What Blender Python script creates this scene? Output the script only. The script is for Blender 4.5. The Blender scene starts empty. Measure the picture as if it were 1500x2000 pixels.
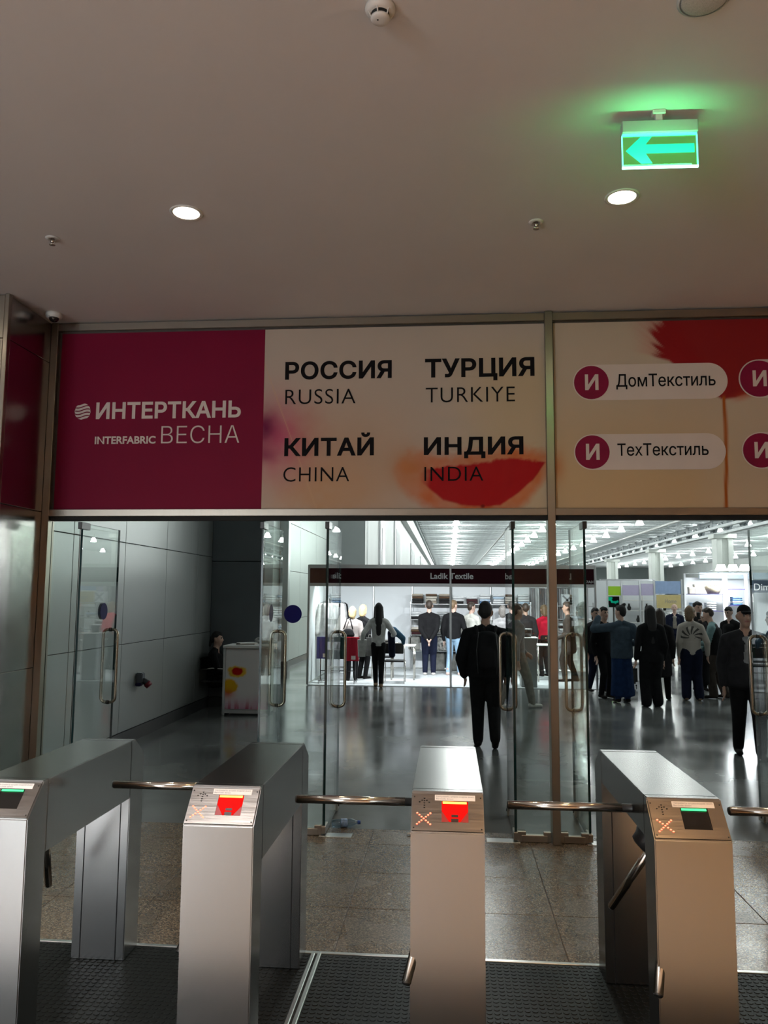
import bpy, bmesh, math, random
import numpy as np
from mathutils import Vector, Matrix
random.seed(7)
R = math.radians
scene = bpy.context.scene
COL = scene.collection
# ------------------------------------------------------------------ camera
H = 1.84
def make_camera(f=1524.4, yaw=.083553, pitch=.1071146, roll=.0065666):
    cy, sy, cp, sp = math.cos(yaw), math.sin(yaw), math.cos(pitch), math.sin(pitch)
    fw = Vector((-sy*cp, cy*cp, sp)); rt = Vector((cy, sy, 0)); up = rt.cross(fw)
    cr, sr = math.cos(roll), math.sin(roll)
    r2 = cr*rt + sr*up; u2 = -sr*rt + cr*up
    cd = bpy.data.cameras.new('camera'); cd.sensor_fit = 'VERTICAL'; cd.sensor_height = 24.0
    cd.lens = 24.0*f/2000.0; cd.clip_start = .05; cd.clip_end = 500
    o = bpy.data.objects.new('camera', cd); COL.objects.link(o)
    m = Matrix((r2, u2, -fw)).transposed().to_4x4(); m.translation = (0, 0, H)
    o.matrix_world = m
    scene.camera = o
make_camera()
# ------------------------------------------------------------------ world, exposure
world = bpy.data.worlds.new('world'); scene.world = world; world.use_nodes = True
bg = world.node_tree.nodes['Background']; bg.inputs[0].default_value = (.75, .85, 1, 1); bg.inputs[1].default_value = .6
scene.view_settings.view_transform = 'Standard'; scene.view_settings.look = 'None'
scene.view_settings.gamma = 1; scene.view_settings.use_curve_mapping = False
scene.view_settings.exposure = 0.15
scene.cycles.max_bounces = 6; scene.cycles.diffuse_bounces = 3; scene.cycles.glossy_bounces = 4
scene.cycles.transparent_max_bounces = 16; scene.cycles.transmission_bounces = 2
scene.cycles.use_adaptive_sampling = True; scene.cycles.adaptive_threshold = .05; scene.cycles.use_light_tree = True
scene.cycles.sample_clamp_indirect = 4.0; scene.cycles.use_denoising = True; scene.cycles.caustics_reflective = False
# ------------------------------------------------------------------ large lights
def area(name, loc, rot, sx, sy, power, col, spread=180, shape='RECTANGLE'):
    l = bpy.data.lights.new(name, 'AREA'); l.shape = shape; l.size = sx
    if shape in ('RECTANGLE', 'ELLIPSE'): l.size_y = sy
    l.energy = power; l.color = col; l.spread = R(spread)
    o = bpy.data.objects.new(name, l); COL.objects.link(o); o.location = loc; o.rotation_euler = rot
    return o
# daylight lamp added as fill, at an invented window behind the photographer
area('daylight_fill', (-6.05, -6.25, 1.7), (R(62), 0, R(-18)), 2.5, 2.6, 330, (.86, .93, 1.0))
# ------------------------------------------------------------------ materials
MATS = {}
def lin(c):
    return tuple(((x/255)/12.92 if x/255 <= .04045 else ((x/255+.055)/1.055)**2.4) for x in c)
def mat(name, col, rough=.5, metal=0, spec=.5, noise=0, nscale=8, bump=0, bscale=60, stretch=None, emit=None, estr=0, coat=0, alpha=1, rnoise=0, srgb=False, sheen=0):
    if name in MATS: return MATS[name]
    if srgb: col = lin(col)
    m = bpy.data.materials.new(name); m.use_nodes = True
    nt = m.node_tree; N = nt.nodes; L = nt.links; b = N['Principled BSDF']
    b.inputs['Base Color'].default_value = (*col, 1); b.inputs['Roughness'].default_value = rough
    b.inputs['Metallic'].default_value = metal; b.inputs['Specular IOR Level'].default_value = spec
    b.inputs['Coat Weight'].default_value = coat; b.inputs['Alpha'].default_value = alpha
    b.inputs['Sheen Weight'].default_value = sheen
    if emit: b.inputs['Emission Color'].default_value = (*emit, 1); b.inputs['Emission Strength'].default_value = estr
    if noise or bump or rnoise:
        tc = N.new('ShaderNodeTexCoord'); src = tc.outputs['Object']
        if stretch:
            mp = N.new('ShaderNodeMapping'); mp.inputs['Scale'].default_value = stretch
            L.new(src, mp.inputs['Vector']); src = mp.outputs[0]
        if noise or rnoise:
            n = N.new('ShaderNodeTexNoise'); n.inputs['Scale'].default_value = nscale; n.inputs['Detail'].default_value = 5
            L.new(src, n.inputs['Vector'])
            if noise:
                cr = N.new('ShaderNodeValToRGB')
                cr.color_ramp.elements[0].position = .3; cr.color_ramp.elements[1].position = .7
                cr.color_ramp.elements[0].color = (*[max(0, x*(1-noise)) for x in col], 1)
                cr.color_ramp.elements[1].color = (*[min(1, x*(1+noise)) for x in col], 1)
                L.new(n.outputs['Fac'], cr.inputs[0]); L.new(cr.outputs[0], b.inputs['Base Color'])
            if rnoise:
                mr = N.new('ShaderNodeMapRange'); mr.inputs[1].default_value = .3; mr.inputs[2].default_value = .7
                mr.inputs[3].default_value = max(0, rough-rnoise); mr.inputs[4].default_value = rough+rnoise
                L.new(n.outputs['Fac'], mr.inputs[0]); L.new(mr.outputs[0], b.inputs['Roughness'])
        if bump:
            n2 = N.new('ShaderNodeTexNoise'); n2.inputs['Scale'].default_value = bscale; n2.inputs['Detail'].default_value = 3
            L.new(src, n2.inputs['Vector'])
            bp = N.new('ShaderNodeBump'); bp.inputs['Strength'].default_value = bump; bp.inputs['Distance'].default_value = .002
            L.new(n2.outputs['Fac'], bp.inputs['Height']); L.new(bp.outputs[0], b.inputs['Normal'])
    MATS[name] = m
    return m
def emis(name, col, s):
    if name in MATS: return MATS[name]
    return mat(name, (.02, .02, .02), .5, emit=col, estr=s)
def glass_mat(name, tint=(.93, .97, .95), ior=1.5, gain=1.0):
    m = bpy.data.materials.new(name); m.use_nodes = True; nt = m.node_tree; N = nt.nodes; L = nt.links
    N.remove(N['Principled BSDF']); out = N['Material Output']
    fr = N.new('ShaderNodeFresnel'); ge = N.new('ShaderNodeNewGeometry'); mr = N.new('ShaderNodeMapRange'); mr.inputs[3].default_value = ior; mr.inputs[4].default_value = 1/ior
    L.new(ge.outputs['Backfacing'], mr.inputs[0]); L.new(mr.outputs[0], fr.inputs['IOR'])
    t = N.new('ShaderNodeBsdfTransparent'); t.inputs[0].default_value = (*tint, 1)
    g = N.new('ShaderNodeBsdfGlossy'); g.inputs['Roughness'].default_value = .0; g.inputs[0].default_value = (gain, gain, gain, 1)
    mx = N.new('ShaderNodeMixShader'); L.new(fr.outputs[0], mx.inputs[0]); L.new(t.outputs[0], mx.inputs[1]); L.new(g.outputs[0], mx.inputs[2])
    L.new(mx.outputs[0], out.inputs[0]); MATS[name] = m
    return m
def attr_mat(name, rough=.6):
    m = bpy.data.materials.new(name); m.use_nodes = True; nt = m.node_tree
    a = nt.nodes.new('ShaderNodeVertexColor'); a.layer_name = 'print'
    b = nt.nodes['Principled BSDF']; b.inputs['Roughness'].default_value = rough; b.inputs['Specular IOR Level'].default_value = .12
    nt.links.new(a.outputs[0], b.inputs['Base Color']); MATS[name] = m
    return m
M = dict(
 steel=mat('brushed_steel', (.37, .365, .355), .25, 1, noise=.015, nscale=4, stretch=(60, 60, 1.0)),
 steel_plate=mat('reader_steel', (.36, .33, .30), .22, 1, bump=.05, bscale=30, stretch=(1, 40, 40), rnoise=.04, nscale=4),
 chrome=mat('polished_steel', (.72, .68, .62), .16, 1, bump=.03, bscale=50, stretch=(1, 30, 30)),
 frame=mat('frame_steel', (.36, .32, .27), .34, 1, bump=.08, bscale=30, stretch=(30, 30, 1), rnoise=.05, nscale=4),
 frame_dark=mat('frame_recess', (.06, .05, .045), .5, .3, noise=.1),
 clad=mat('wall_cladding_steel', (.40, .38, .36), .20, 1, rnoise=.05, nscale=5, bump=.03, bscale=90),
 pull=mat('pull_steel', (.33, .285, .23), .22, 1, bump=.03, bscale=60),
 black_plastic=mat('black_plastic', (.012, .012, .012), .35, bump=.05, bscale=200),
 dark_metal=mat('dark_metal', (.05, .05, .05), .35, .8, bump=.05, bscale=100),
 gap=mat('shadow_gap', (.01, .01, .01), .8, noise=.2),
 rubber=mat('black_rubber', (.006, .007, .006), .5, spec=.2, noise=.15, nscale=20, bump=.15, bscale=300),
 alu=mat('aluminium_trim', (.62, .61, .58), .28, 1, bump=.05, bscale=40, stretch=(1, 20, 20)),
 ceil=mat('ceiling_plaster', (.66, .63, .62), .8, noise=.02, nscale=2, bump=.08, bscale=250),
 white=mat('white_paint', (.78, .78, .76), .5, noise=.03, bump=.03, bscale=100),
 white_plastic=mat('white_plastic', (.75, .73, .70), .4, noise=.02),
 paper=mat('paper_label', (.82, .76, .70), .6, noise=.03, nscale=30),
 ink=mat('black_ink', (.008, .007, .008), .8, spec=.08, noise=.1),
 grey_ink=mat('grey_ink', (.30, .27, .26), .6, noise=.1),
 cream=mat('cream_print', (.60, .51, .47), .6, noise=.02),
 magenta=mat('magenta_print', (.16, .0008, .024), .6, spec=.15, noise=.04, nscale=2),
 magenta2=mat('magenta_disc', (.20, .004, .036), .6, spec=.2, noise=.12, nscale=6),
 glass=glass_mat('door_glass'),
 glass_edge=mat('glass_edge', (.004, .03, .03), .15, spec=.6, noise=.3, nscale=5),
 blue=mat('blue_sticker', (.002, .002, .07), .6, spec=.1, noise=.05),
 concrete=mat('polished_concrete', (.15, .156, .152), .17, spec=.55, noise=.28, nscale=.9, rnoise=.07, bump=.02, bscale=3),
 granite_joint=mat('granite_joint', (.10, .085, .07), .7, noise=.2),
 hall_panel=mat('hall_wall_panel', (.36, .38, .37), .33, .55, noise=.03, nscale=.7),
 hall_shaded=mat('hall_shaded_wall', (.10, .115, .125), .5, .2, noise=.06, nscale=3),  # unlit look of the return wall darkened into its colour
 hall_white=mat('hall_white_wall', (.70, .73, .72), .55, noise=.04, nscale=.6),
 skirting=mat('dark_skirting', (.045, .045, .045), .4, noise=.1),
 deck=mat('roof_deck', (.40, .44, .45), .6, noise=.06, nscale=.3),
 joist=mat('joist_steel', (.78, .82, .83), .5, .0, noise=.08, nscale=2),
 joist_dark=mat('girder_steel', (.25, .28, .29), .5, .2, noise=.1, nscale=1),
 octa=mat('stand_aluminium', (.55, .56, .57), .35, .85, noise=.04, nscale=6),
 stand_panel=mat('stand_panel_white', (.74, .77, .79), .5, noise=.02, nscale=2),
 maroon=mat('maroon_fascia', (.034, .002, .007), .7, spec=.15, noise=.06),
 maroon_carpet=mat('stand_carpet', (.52, .55, .56), .85, noise=.06, nscale=12, bump=.3, bscale=200),
 letter_grey=mat('fascia_letters', (.85, .82, .82), .5, noise=.05),
)
def granite():
    m = bpy.data.materials.new('granite_tile'); m.use_nodes = True; nt = m.node_tree; N = nt.nodes; L = nt.links; b = N['Principled BSDF']
    tc = N.new('ShaderNodeTexCoord'); v = N.new('ShaderNodeTexVoronoi'); v.inputs['Scale'].default_value = 150
    g = N.new('ShaderNodeNewGeometry')
    L.new(g.outputs['Position'], v.inputs['Vector'])
    sx = N.new('ShaderNodeSeparateColor'); L.new(v.outputs['Color'], sx.inputs[0])
    cr = N.new('ShaderNodeValToRGB'); e = cr.color_ramp.elements
    e[0].position = 0; e[0].color = (.035, .026, .018, 1); e[1].position = 1; e[1].color = (.35, .275, .185, 1)
    for p, c in ((.25, (.098, .069, .043)), (.55, (.16, .116, .073)), (.8, (.206, .154, .10))):
        k = cr.color_ramp.elements.new(p); k.color = (*c, 1)
    L.new(sx.outputs[0], cr.inputs[0])
    oi = N.new('ShaderNodeObjectInfo'); mr = N.new('ShaderNodeMapRange'); mr.inputs[3].default_value = .86; mr.inputs[4].default_value = 1.08
    L.new(oi.outputs['Random'], mr.inputs[0])
    mm = N.new('ShaderNodeMix'); mm.data_type = 'RGBA'; mm.blend_type = 'MULTIPLY'; mm.inputs[0].default_value = 1
    L.new(cr.outputs[0], mm.inputs[6]); L.new(mr.outputs[0], mm.inputs[7]); L.new(mm.outputs[2], b.inputs['Base Color'])
    n = N.new('ShaderNodeTexNoise'); n.inputs['Scale'].default_value = 3; L.new(g.outputs['Position'], n.inputs['Vector'])
    r2 = N.new('ShaderNodeMapRange'); r2.inputs[3].default_value = .16; r2.inputs[4].default_value = .36
    L.new(n.outputs['Fac'], r2.inputs[0]); L.new(r2.outputs[0], b.inputs['Roughness'])
    return m
M['granite'] = granite()
for k_ in ('steel', 'steel_plate', 'chrome'): M[k_].node_tree.nodes['Principled BSDF'].inputs['Specular Tint'].default_value = (.55, .55, .55, 1)
# ------------------------------------------------------------------ mesh helpers
class MB:
    def __init__(s): s.v = []; s.f = []; s.m = []; s.mats = []; s.sm = []
    def mi(s, m):
        if m not in s.mats: s.mats.append(m)
        return s.mats.index(m)
    def add(s, vs, fs, m, smooth=False):
        o = len(s.v); s.v += [tuple(v) for v in vs]; i = s.mi(m)
        for f in fs: s.f.append([o+k for k in f]); s.m.append(i); s.sm.append(smooth)
        return s
    def box(s, x0, x1, y0, y1, z0, z1, m):
        vs = [(x, y, z) for z in (z0, z1) for y in (y0, y1) for x in (x0, x1)]
        return s.add(vs, [(0, 2, 3, 1), (4, 5, 7, 6), (0, 1, 5, 4), (2, 6, 7, 3), (0, 4, 6, 2), (1, 3, 7, 5)], m)
    def bbox(s, x0, x1, y0, y1, z0, z1, m, b=.004, seg=2):   # bevelled box
        bm = bmesh.new(); bmesh.ops.create_cube(bm, size=1)
        for v in bm.verts: v.co = Vector((x0 if v.co.x < 0 else x1, y0 if v.co.y < 0 else y1, z0 if v.co.z < 0 else z1))
        bmesh.ops.bevel(bm, geom=bm.edges[:], offset=b, segments=seg, affect='EDGES')
        s.bm(bm, m); return s
    def bm(s, bm, m, smooth=False):
        bm.verts.index_update()
        s.add([v.co[:] for v in bm.verts], [[v.index for v in f.verts] for f in bm.faces], m, smooth); bm.free(); return s
    def prism(s, prof, axis, a0, a1, m, caps=True):
        # prof: list of 2D points (the two other axes in xyz order), extruded along axis
        def mk(p, a):
            if axis == 0: return (a, p[0], p[1])
            if axis == 1: return (p[0], a, p[1])
            return (p[0], p[1], a)
        n = len(prof); vs = [mk(p, a0) for p in prof]+[mk(p, a1) for p in prof]
        fs = [(i, (i+1) % n, n+(i+1) % n, n+i) for i in range(n)]
        if caps: fs += [tuple(range(n-1, -1, -1)), tuple(range(n, 2*n))]
        return s.add(vs, fs, m)
    def lathe(s, prof, m, c=(0, 0, 0), seg=20, axis=2, smooth=True, caps=True):
        vs = []; fs = []
        for r, h in prof:
            for k in range(seg):
                a = 2*math.pi*k/seg; p = [r*math.cos(a), r*math.sin(a), h]
                if axis == 0: p = [p[2], p[0], p[1]]
                elif axis == 1: p = [p[1], p[2], p[0]]
                vs.append((p[0]+c[0], p[1]+c[1], p[2]+c[2]))
        for i in range(len(prof)-1):
            for k in range(seg):
                k2 = (k+1) % seg; fs.append((i*seg+k, i*seg+k2, (i+1)*seg+k2, (i+1)*seg+k))
        if caps: fs.append(tuple(range(seg-1, -1, -1))); fs.append(tuple((len(prof)-1)*seg+k for k in range(seg)))
        return s.add(vs, fs, m, smooth)
    def tube(s, pts, r, m, seg=8, closed=False, smooth=True):
        pts = [Vector(p) for p in pts]; n = len(pts); vs = []; fs = []; prev = None
        for i, p in enumerate(pts):
            if closed: d = pts[(i+1) % n]-pts[i-1]
            else: d = pts[min(i+1, n-1)]-pts[max(i-1, 0)]
            d.normalize()
            if prev is None:
                prev = d.orthogonal().normalized()
            u = (prev-d*prev.dot(d))
            if u.length < 1e-5: u = d.orthogonal()
            u.normalize(); prev = u; w = d.cross(u); rr = r[i] if isinstance(r, (list, tuple)) else r
            for k in range(seg):
                a = 2*math.pi*k/seg; vs.append(p+u*math.cos(a)*rr+w*math.sin(a)*rr)
        for i in range(n if closed else n-1):
            j = (i+1) % n
            for k in range(seg):
                k2 = (k+1) % seg; fs.append((i*seg+k, i*seg+k2, j*seg+k2, j*seg+k))
        if not closed: fs.append(tuple(range(seg-1, -1, -1))); fs.append(tuple((n-1)*seg+k for k in range(seg)))
        return s.add(vs, fs, m, smooth)
    def mesh(s, name):
        me = bpy.data.meshes.new(name); me.from_pydata(s.v, [], s.f)
        for m in s.mats: me.materials.append(m)
        me.polygons.foreach_set('material_index', s.m); me.polygons.foreach_set('use_smooth', s.sm)
        me.update()
        bm = bmesh.new(); bm.from_mesh(me); bmesh.ops.recalc_face_normals(bm, faces=bm.faces[:]); bm.to_mesh(me); bm.free()
        return me
    def build(s, name, parent=None, loc=None, rot=None):
        return link(name, s.mesh(name), parent, loc, rot)
def link(name, data, parent=None, loc=None, rot=None):
    o = bpy.data.objects.new(name, data); COL.objects.link(o)
    if loc is not None: o.location = loc
    if rot is not None: o.rotation_euler = rot
    if parent: o.parent = parent
    return o
def tag(o, label=None, cat=None, group=None, kind=None):
    if label: o['label'] = label
    if cat: o['category'] = cat
    if group: o['group'] = group
    if kind: o['kind'] = kind
    return o
def thing(name, label, cat, loc=(0, 0, 0), rz=0, group=None):
    o = bpy.data.objects.new(name, None); COL.objects.link(o); o.empty_display_size = .1
    o.location = loc; o.rotation_euler = (0, 0, rz)
    return tag(o, label, cat, group)
def struct(name, loc=(0, 0, 0), mb=None, parent=None):
    o = mb.build(name, parent, loc) if mb else link(name, None, parent, loc)
    if not parent: o['kind'] = 'structure'
    return o
def copy_tree(o, parent=None):
    c = o.copy(); COL.objects.link(c); c.parent = parent
    for ch in o.children: copy_tree(ch, c)
    return c
from mathutils.geometry import delaunay_2d_cdt, interpolate_bezier
def contours(txt, sp):
    cu = bpy.data.curves.new('t', 'FONT'); cu.body = txt; cu.size = 1; cu.space_character = sp
    ob = bpy.data.objects.new('t', cu); COL.objects.link(ob); bpy.context.view_layer.update()
    c = ob.to_curve(bpy.context.evaluated_depsgraph_get()); out = []
    for spn in c.splines:
        bp_ = spn.bezier_points; n = len(bp_); pts = []
        for i in range(n):
            a, b = bp_[i], bp_[(i+1) % n]; straight = (a.handle_right-a.co).cross(b.co-a.co).length < 1e-6 and (b.handle_left-b.co).cross(b.co-a.co).length < 1e-6
            q = interpolate_bezier(a.co, a.handle_right, b.handle_left, b.co, 2 if straight else 6); pts += [(p.x, p.y) for p in q[:-1]]
        cl = []
        for p in pts:
            if not cl or math.hypot(p[0]-cl[-1][0], p[1]-cl[-1][1]) > 1e-5: cl.append(p)
        if len(cl) > 2: out.append(cl)
    ob.to_curve_clear(); bpy.data.objects.remove(ob); bpy.data.curves.remove(cu)
    return out
def sarea(p): return .5*sum(p[i-1][0]*p[i][1]-p[i][0]*p[i-1][1] for i in range(len(p)))
def grow(p, d):
    n = len(p); out = []; s_ = 1 if sarea(p) > 0 else -1
    for i in range(n):
        a, b, c = Vector(p[i-1]), Vector(p[i]), Vector(p[(i+1) % n]); e1 = (b-a).normalized(); e2 = (c-b).normalized()
        n1 = Vector((e1.y, -e1.x)); n2 = Vector((e2.y, -e2.x)); m_ = n1+n2; k = m_.length_squared
        m_ = m_*(2/k) if k > .5 else n1
        out.append((b.x+m_.x*d*s_, b.y+m_.y*d*s_))
    return out
def winding(c, polys):
    w = 0; x, y = c
    for poly in polys:
        for i in range(len(poly)):
            (x1, y1), (x2, y2) = poly[i-1], poly[i]
            if y1 <= y:
                if y2 > y and (x2-x1)*(y-y1)-(x-x1)*(y2-y1) > 0: w += 1
            elif y2 <= y and (x2-x1)*(y-y1)-(x-x1)*(y2-y1) < 0: w -= 1
    return w
def text_mesh(txt, x0, x1, z0, z1, y, m, bold=0.0, spacing=1.0, thick=.002):
    """flat printed lettering fitted between x0..x1, baseline z0, cap height z1, facing -Y at depth y"""
    cs = contours(txt, spacing); big = max(cs, key=lambda c: abs(sarea(c))); so = 1 if sarea(big) > 0 else -1
    cap = max(p[1] for c in contours('H', 1) for p in c)
    if bold: cs = [grow(c, bold if sarea(c)*so > 0 else -bold) for c in cs]
    # glyph by glyph: contours whose x-extents overlap are triangulated together
    cs.sort(key=lambda c: min(p[0] for p in c)); groups = []; mx = -9
    for c in cs:
        if min(p[0] for p in c) > mx or not groups: groups.append([])
        groups[-1].append(c); mx = max(mx, max(p[0] for p in c))
    vs = []; fs = []
    for g in groups:
        pts = []; ed = []
        for c in g:
            o = len(pts); pts += [Vector(p) for p in c]; ed += [(o+i, o+(i+1) % len(c)) for i in range(len(c))]
        r = delaunay_2d_cdt(pts, ed, [], 0, 1e-6); o = len(vs); vs += [tuple(p) for p in r[0]]
        for t_ in r[2]:
            c = sum((r[0][k] for k in t_), Vector((0, 0)))/len(t_)
            if winding(c, g): fs.append([o+k for k in t_])
    co = np.array(vs); a, b = co[:, 0].min(), co[:, 0].max(); lo, hi = -bold, cap+bold
    n = np.zeros((len(co), 3)); n[:, 0] = x0+(co[:, 0]-a)/(b-a)*(x1-x0); n[:, 2] = z0+(co[:, 1]-lo)/(hi-lo)*(z1-z0); n[:, 1] = y-thick
    me = bpy.data.meshes.new('lettering'); me.from_pydata(n.tolist(), [], fs); me.materials.append(m); me.update()
    return me
# ================================================================== foyer shell
ZC = 4.12; YF = 6.14
def plain(name, x0, x1, y0, y1, z0, z1, m, parent=None, kind='structure'):
    o = MB().box(x0, x1, y0, y1, z0, z1, m).build(name, parent)
    if not parent: o['kind'] = kind
    return o
plain('ceiling', -7.6, 7.6, -6.4, 6.24, ZC, ZC+.12, M['ceil'])
fl = plain('floor', -7.6, 7.6, -6.4, 6.40, -.12, -.004, M['granite_joint'])
# granite tiles, one object each where the photograph shows the joints
tile_cache = {}
def tile(x0, x1, y0, y1, parent):
    k = (round(x1-x0, 3), round(y1-y0, 3))
    if k not in tile_cache:
        g = .0032; tile_cache[k] = MB().bbox(g, k[0]-g, g, k[1]-g, -.016, 0, M['granite'], .0015, 1).mesh('granite_tile')
    link('granite_tile', tile_cache[k], parent, (x0, y0, 0))
xs = [-3.34+.6*i-.26 for i in range(13)]
for y0, y1 in ((4.22, 4.82), (4.82, 5.42), (5.42, 6.02), (6.02, 6.40)):
    for i in range(len(xs)-1):
        if y1 > 5.5 and xs[i] < -3.4: continue
        tile(xs[i], xs[i+1], y0, y1, fl)
MB().box(-7.6, 7.6, 2.0, 4.22, -.016, 0, M['granite']).build('granite_field', fl)
MB().box(-7.6, 7.6, -6.4, 2.0, -.016, 0, mat('lobby_stone', (.33, .30, .275), .35, noise=.15, nscale=40)).build('stone_field', fl)
MB().box(xs[-1], 7.6, 4.22, 6.40, -.016, 0, M['granite']).build('granite_field', fl)
# walls: cladding left of the doors, side walls, entrance wall behind the photographer
wl = struct('wall_left')
MB().box(-7.6, -3.365, 5.52, 6.24, 0, ZC, M['gap']).build('core', wl)
for z0, z1 in ((0.02, 1.245), (1.249, 2.508), (2.512, 3.768), (3.772, 4.11)):
    MB().bbox(-3.365, -3.343, 5.535, 6.138, z0, z1, M['clad'], .003, 1).build('cladding_panel', wl)
    MB().bbox(-4.55, -3.375, 5.495, 5.52, z0, z1, M['frame'], .003, 1).build('cladding_panel', wl)
    MB().bbox(-5.8, -4.56, 5.495, 5.52, z0, z1, M['frame'], .003, 1).build('cladding_panel', wl)
MB().bbox(-3.372, -3.338, 5.488, 5.532, .0, 4.118, M['frame'], .003, 1).build('corner_strip', wl)
plain('wall_side', -7.7, -7.58, -6.4, 5.6, 0, ZC, mat('foyer_wall', (.42, .36, .31), .5, noise=.05, nscale=2))
plain('wall_right', 7.58, 7.7, -6.4, 6.24, 0, ZC, mat('foyer_wall_wood', (.30, .17, .08), .4, noise=.2, nscale=3, stretch=(1, 1, 8)))
wb = struct('wall_back')
bw = mat('foyer_back_wall', (.34, .22, .13), .45, noise=.08, nscale=2)
MB().box(-7.6, 7.6, -6.4, -6.3, 3.1, ZC, bw).box(-7.6, -7.4, -6.4, -6.3, 0, 3.1, bw).box(-4.7, 7.6, -6.4, -6.3, 0, 3.1, bw).box(-7.4, -4.7, -6.4, -6.3, 0, .3, bw).build('wall_face', wb)
w0 = struct('window_1', (-6.05, -6.35, 0))  # window invented in the unseen wall to go with the fill lamp
for k in range(3): MB().box(-1.33+k*1.33-.03, -1.33+k*1.33+.03, -.03, .03, .3, 3.1, M['frame']).build('window_mullion', w0)
for k in range(2): MB().box(-1.30+k*1.33, -.03+k*1.33, -.004, .004, .3, 3.1, M['glass']).build('pane', w0)
# ------------------------------------------------------------------ facade frame
fr = struct('trim_1')
MB().bbox(-3.343, -3.283, 6.135, 6.24, 0, 4.115, M['frame'], .003, 1).build('post', fr)
MB().bbox(.766, .827, 6.125, 6.25, 0, 4.118, M['frame'], .003, 1).build('post', fr)
MB().bbox(4.86, 4.92, 6.125, 6.25, 0, 4.118, M['frame'], .003, 1).build('post', fr)
for a, b in ((-3.283, .766), (.827, 4.86)):
    MB().bbox(a, b, 6.14, 6.22, 4.045, 4.108, M['frame'], .003, 1).build('top_rail', fr)
    MB().bbox(a, b, 6.135, 6.24, 2.473, 2.53, M['frame'], .003, 1).build('transom', fr)
    MB().box(a, b, 6.17, 6.23, 2.44, 2.473, M['gap']).build('door_head', fr)
    MB().box(a, b, 6.176, 6.30, 2.53, 4.12, M['frame_dark']).build('backing', fr)
plain('wall_facade', 4.92, 7.6, 6.14, 6.30, 0, ZC, M['clad'])
plain('wall_facade_hall', -14, 48, 6.30, 6.36, 2.47, 9.3, M['hall_white'])
plain('wall_facade_side', -14, -3.36, 6.26, 6.36, 0, 2.47, M['hall_panel'])
plain('wall_facade_far', 4.92, 48, 6.31, 6.36, 0, 2.47, M['hall_panel'])
# ------------------------------------------------------------------ printed sign panels
def vnoise(x, y, seed=0):
    r = np.random.RandomState(seed); g = r.rand(64, 64)
    xi = np.floor(x).astype(int); yi = np.floor(y).astype(int); fx = x-xi; fy = y-yi
    fx = fx*fx*(3-2*fx); fy = fy*fy*(3-2*fy)
    G = lambda a, b: g[a % 64, b % 64]
    return (G(xi, yi)*(1-fx)+G(xi+1, yi)*fx)*(1-fy)+(G(xi, yi+1)*(1-fx)+G(xi+1, yi+1)*fx)*fy
def fbm(x, y, seed=0): return .5*vnoise(x, y, seed)+.3*vnoise(x*2.1, y*2.1, seed+1)+.2*vnoise(x*4.3, y*4.3, seed+2)
def sstep(a, b, x):
    t = np.clip((x-a)/(b-a), 0, 1); return t*t*(3-2*t)
def blend(c, col, a): return c*(1-a[..., None])+np.array(lin(col))*a[..., None]
def U(x): return 515+(x+1.514)*241.6
def V(z): return 994-(z-2.529)*236.3
def paint_left(X, Z):
    u, v = U(X), V(Z); n = fbm(u/40, v/40, 3); n2 = fbm(u/12, v/12, 9)
    c = np.zeros(u.shape+(3,))+np.array(lin((216, 200, 186)))
    c = blend(c, (226, 200, 160), .7*sstep(850, 1000, u)*sstep(640, 760, v))
    c = blend(c, (214, 170, 135), .65*np.exp(-((u-690)/130)**2-((v-900)/110)**2))
    c = blend(c, (222, 165, 110), .6*np.exp(-((u-640)/95)**2-((v-975)/70)**2)*(.6+.8*n))
    c = blend(c, (208, 120, 105), .55*np.exp(-((u-585)/55)**2-((v-860)/70)**2)*(.5+n))
    c = blend(c, (214, 100, 130), .9*np.exp(-((u-540)/46)**2-((v-855)/75)**2)*(.7+.7*n))
    c = blend(c, (125, 20, 75), .95*np.exp(-((u-518)/26)**2-((v-833)/34)**2)*(.7+.6*n))
    c = blend(c, (150, 40, 90), .8*np.exp(-((u-516)/28)**2-((v-888)/16)**2)*(.5+n))
    c = blend(c, (232, 190, 150), .5*sstep(.02, 0, np.abs((u-600)/100-(v-930)/260)))
    tx = [770, 785, 800, 830, 860, 920, 960, 1000, 1030, 1066, 1075]; ty = [935, 915, 905, 902, 910, 905, 900, 890, 896, 902, 910]
    bx = [770, 785, 800, 830, 860, 900, 940, 975, 1000, 1030, 1066, 1075]; by = [905, 930, 945, 965, 978, 990, 993, 992, 982, 958, 915, 910]
    T = np.interp(u, tx, ty)+(n2-.5)*16; B = np.interp(u, bx, by)+(n2-.5)*8
    halo = sstep(-26, 4, np.minimum(v-T+6, B+10-v))*sstep(760, 800, u)
    c = blend(c, (226, 110, 40), .8*halo*(.5+.8*n))
    c = blend(c, (214, 140, 80), .6*np.exp(-((u-800)/34)**2-((v-915)/38)**2))
    T2 = np.interp(u, [800, 835, 900, 960, 1000, 1040, 1064], [930, 920, 911, 904, 897, 904, 906])+(n2-.5)*10
    B2 = np.interp(u, [800, 835, 870, 905, 940, 978, 1010, 1040, 1064], [925, 948, 978, 986, 989, 988, 966, 940, 908])+(n-.5)*6
    ins = sstep(-3, 3, np.minimum(v-T2, B2-v))*sstep(815, 850, u+30*(n-.5))
    c = blend(c, (188, 12, 28), ins*.97)
    c = blend(c, (130, 30, 20), sstep(6, 2, np.hypot(u-945, (v-989)*1.2)))
    return c
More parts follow.
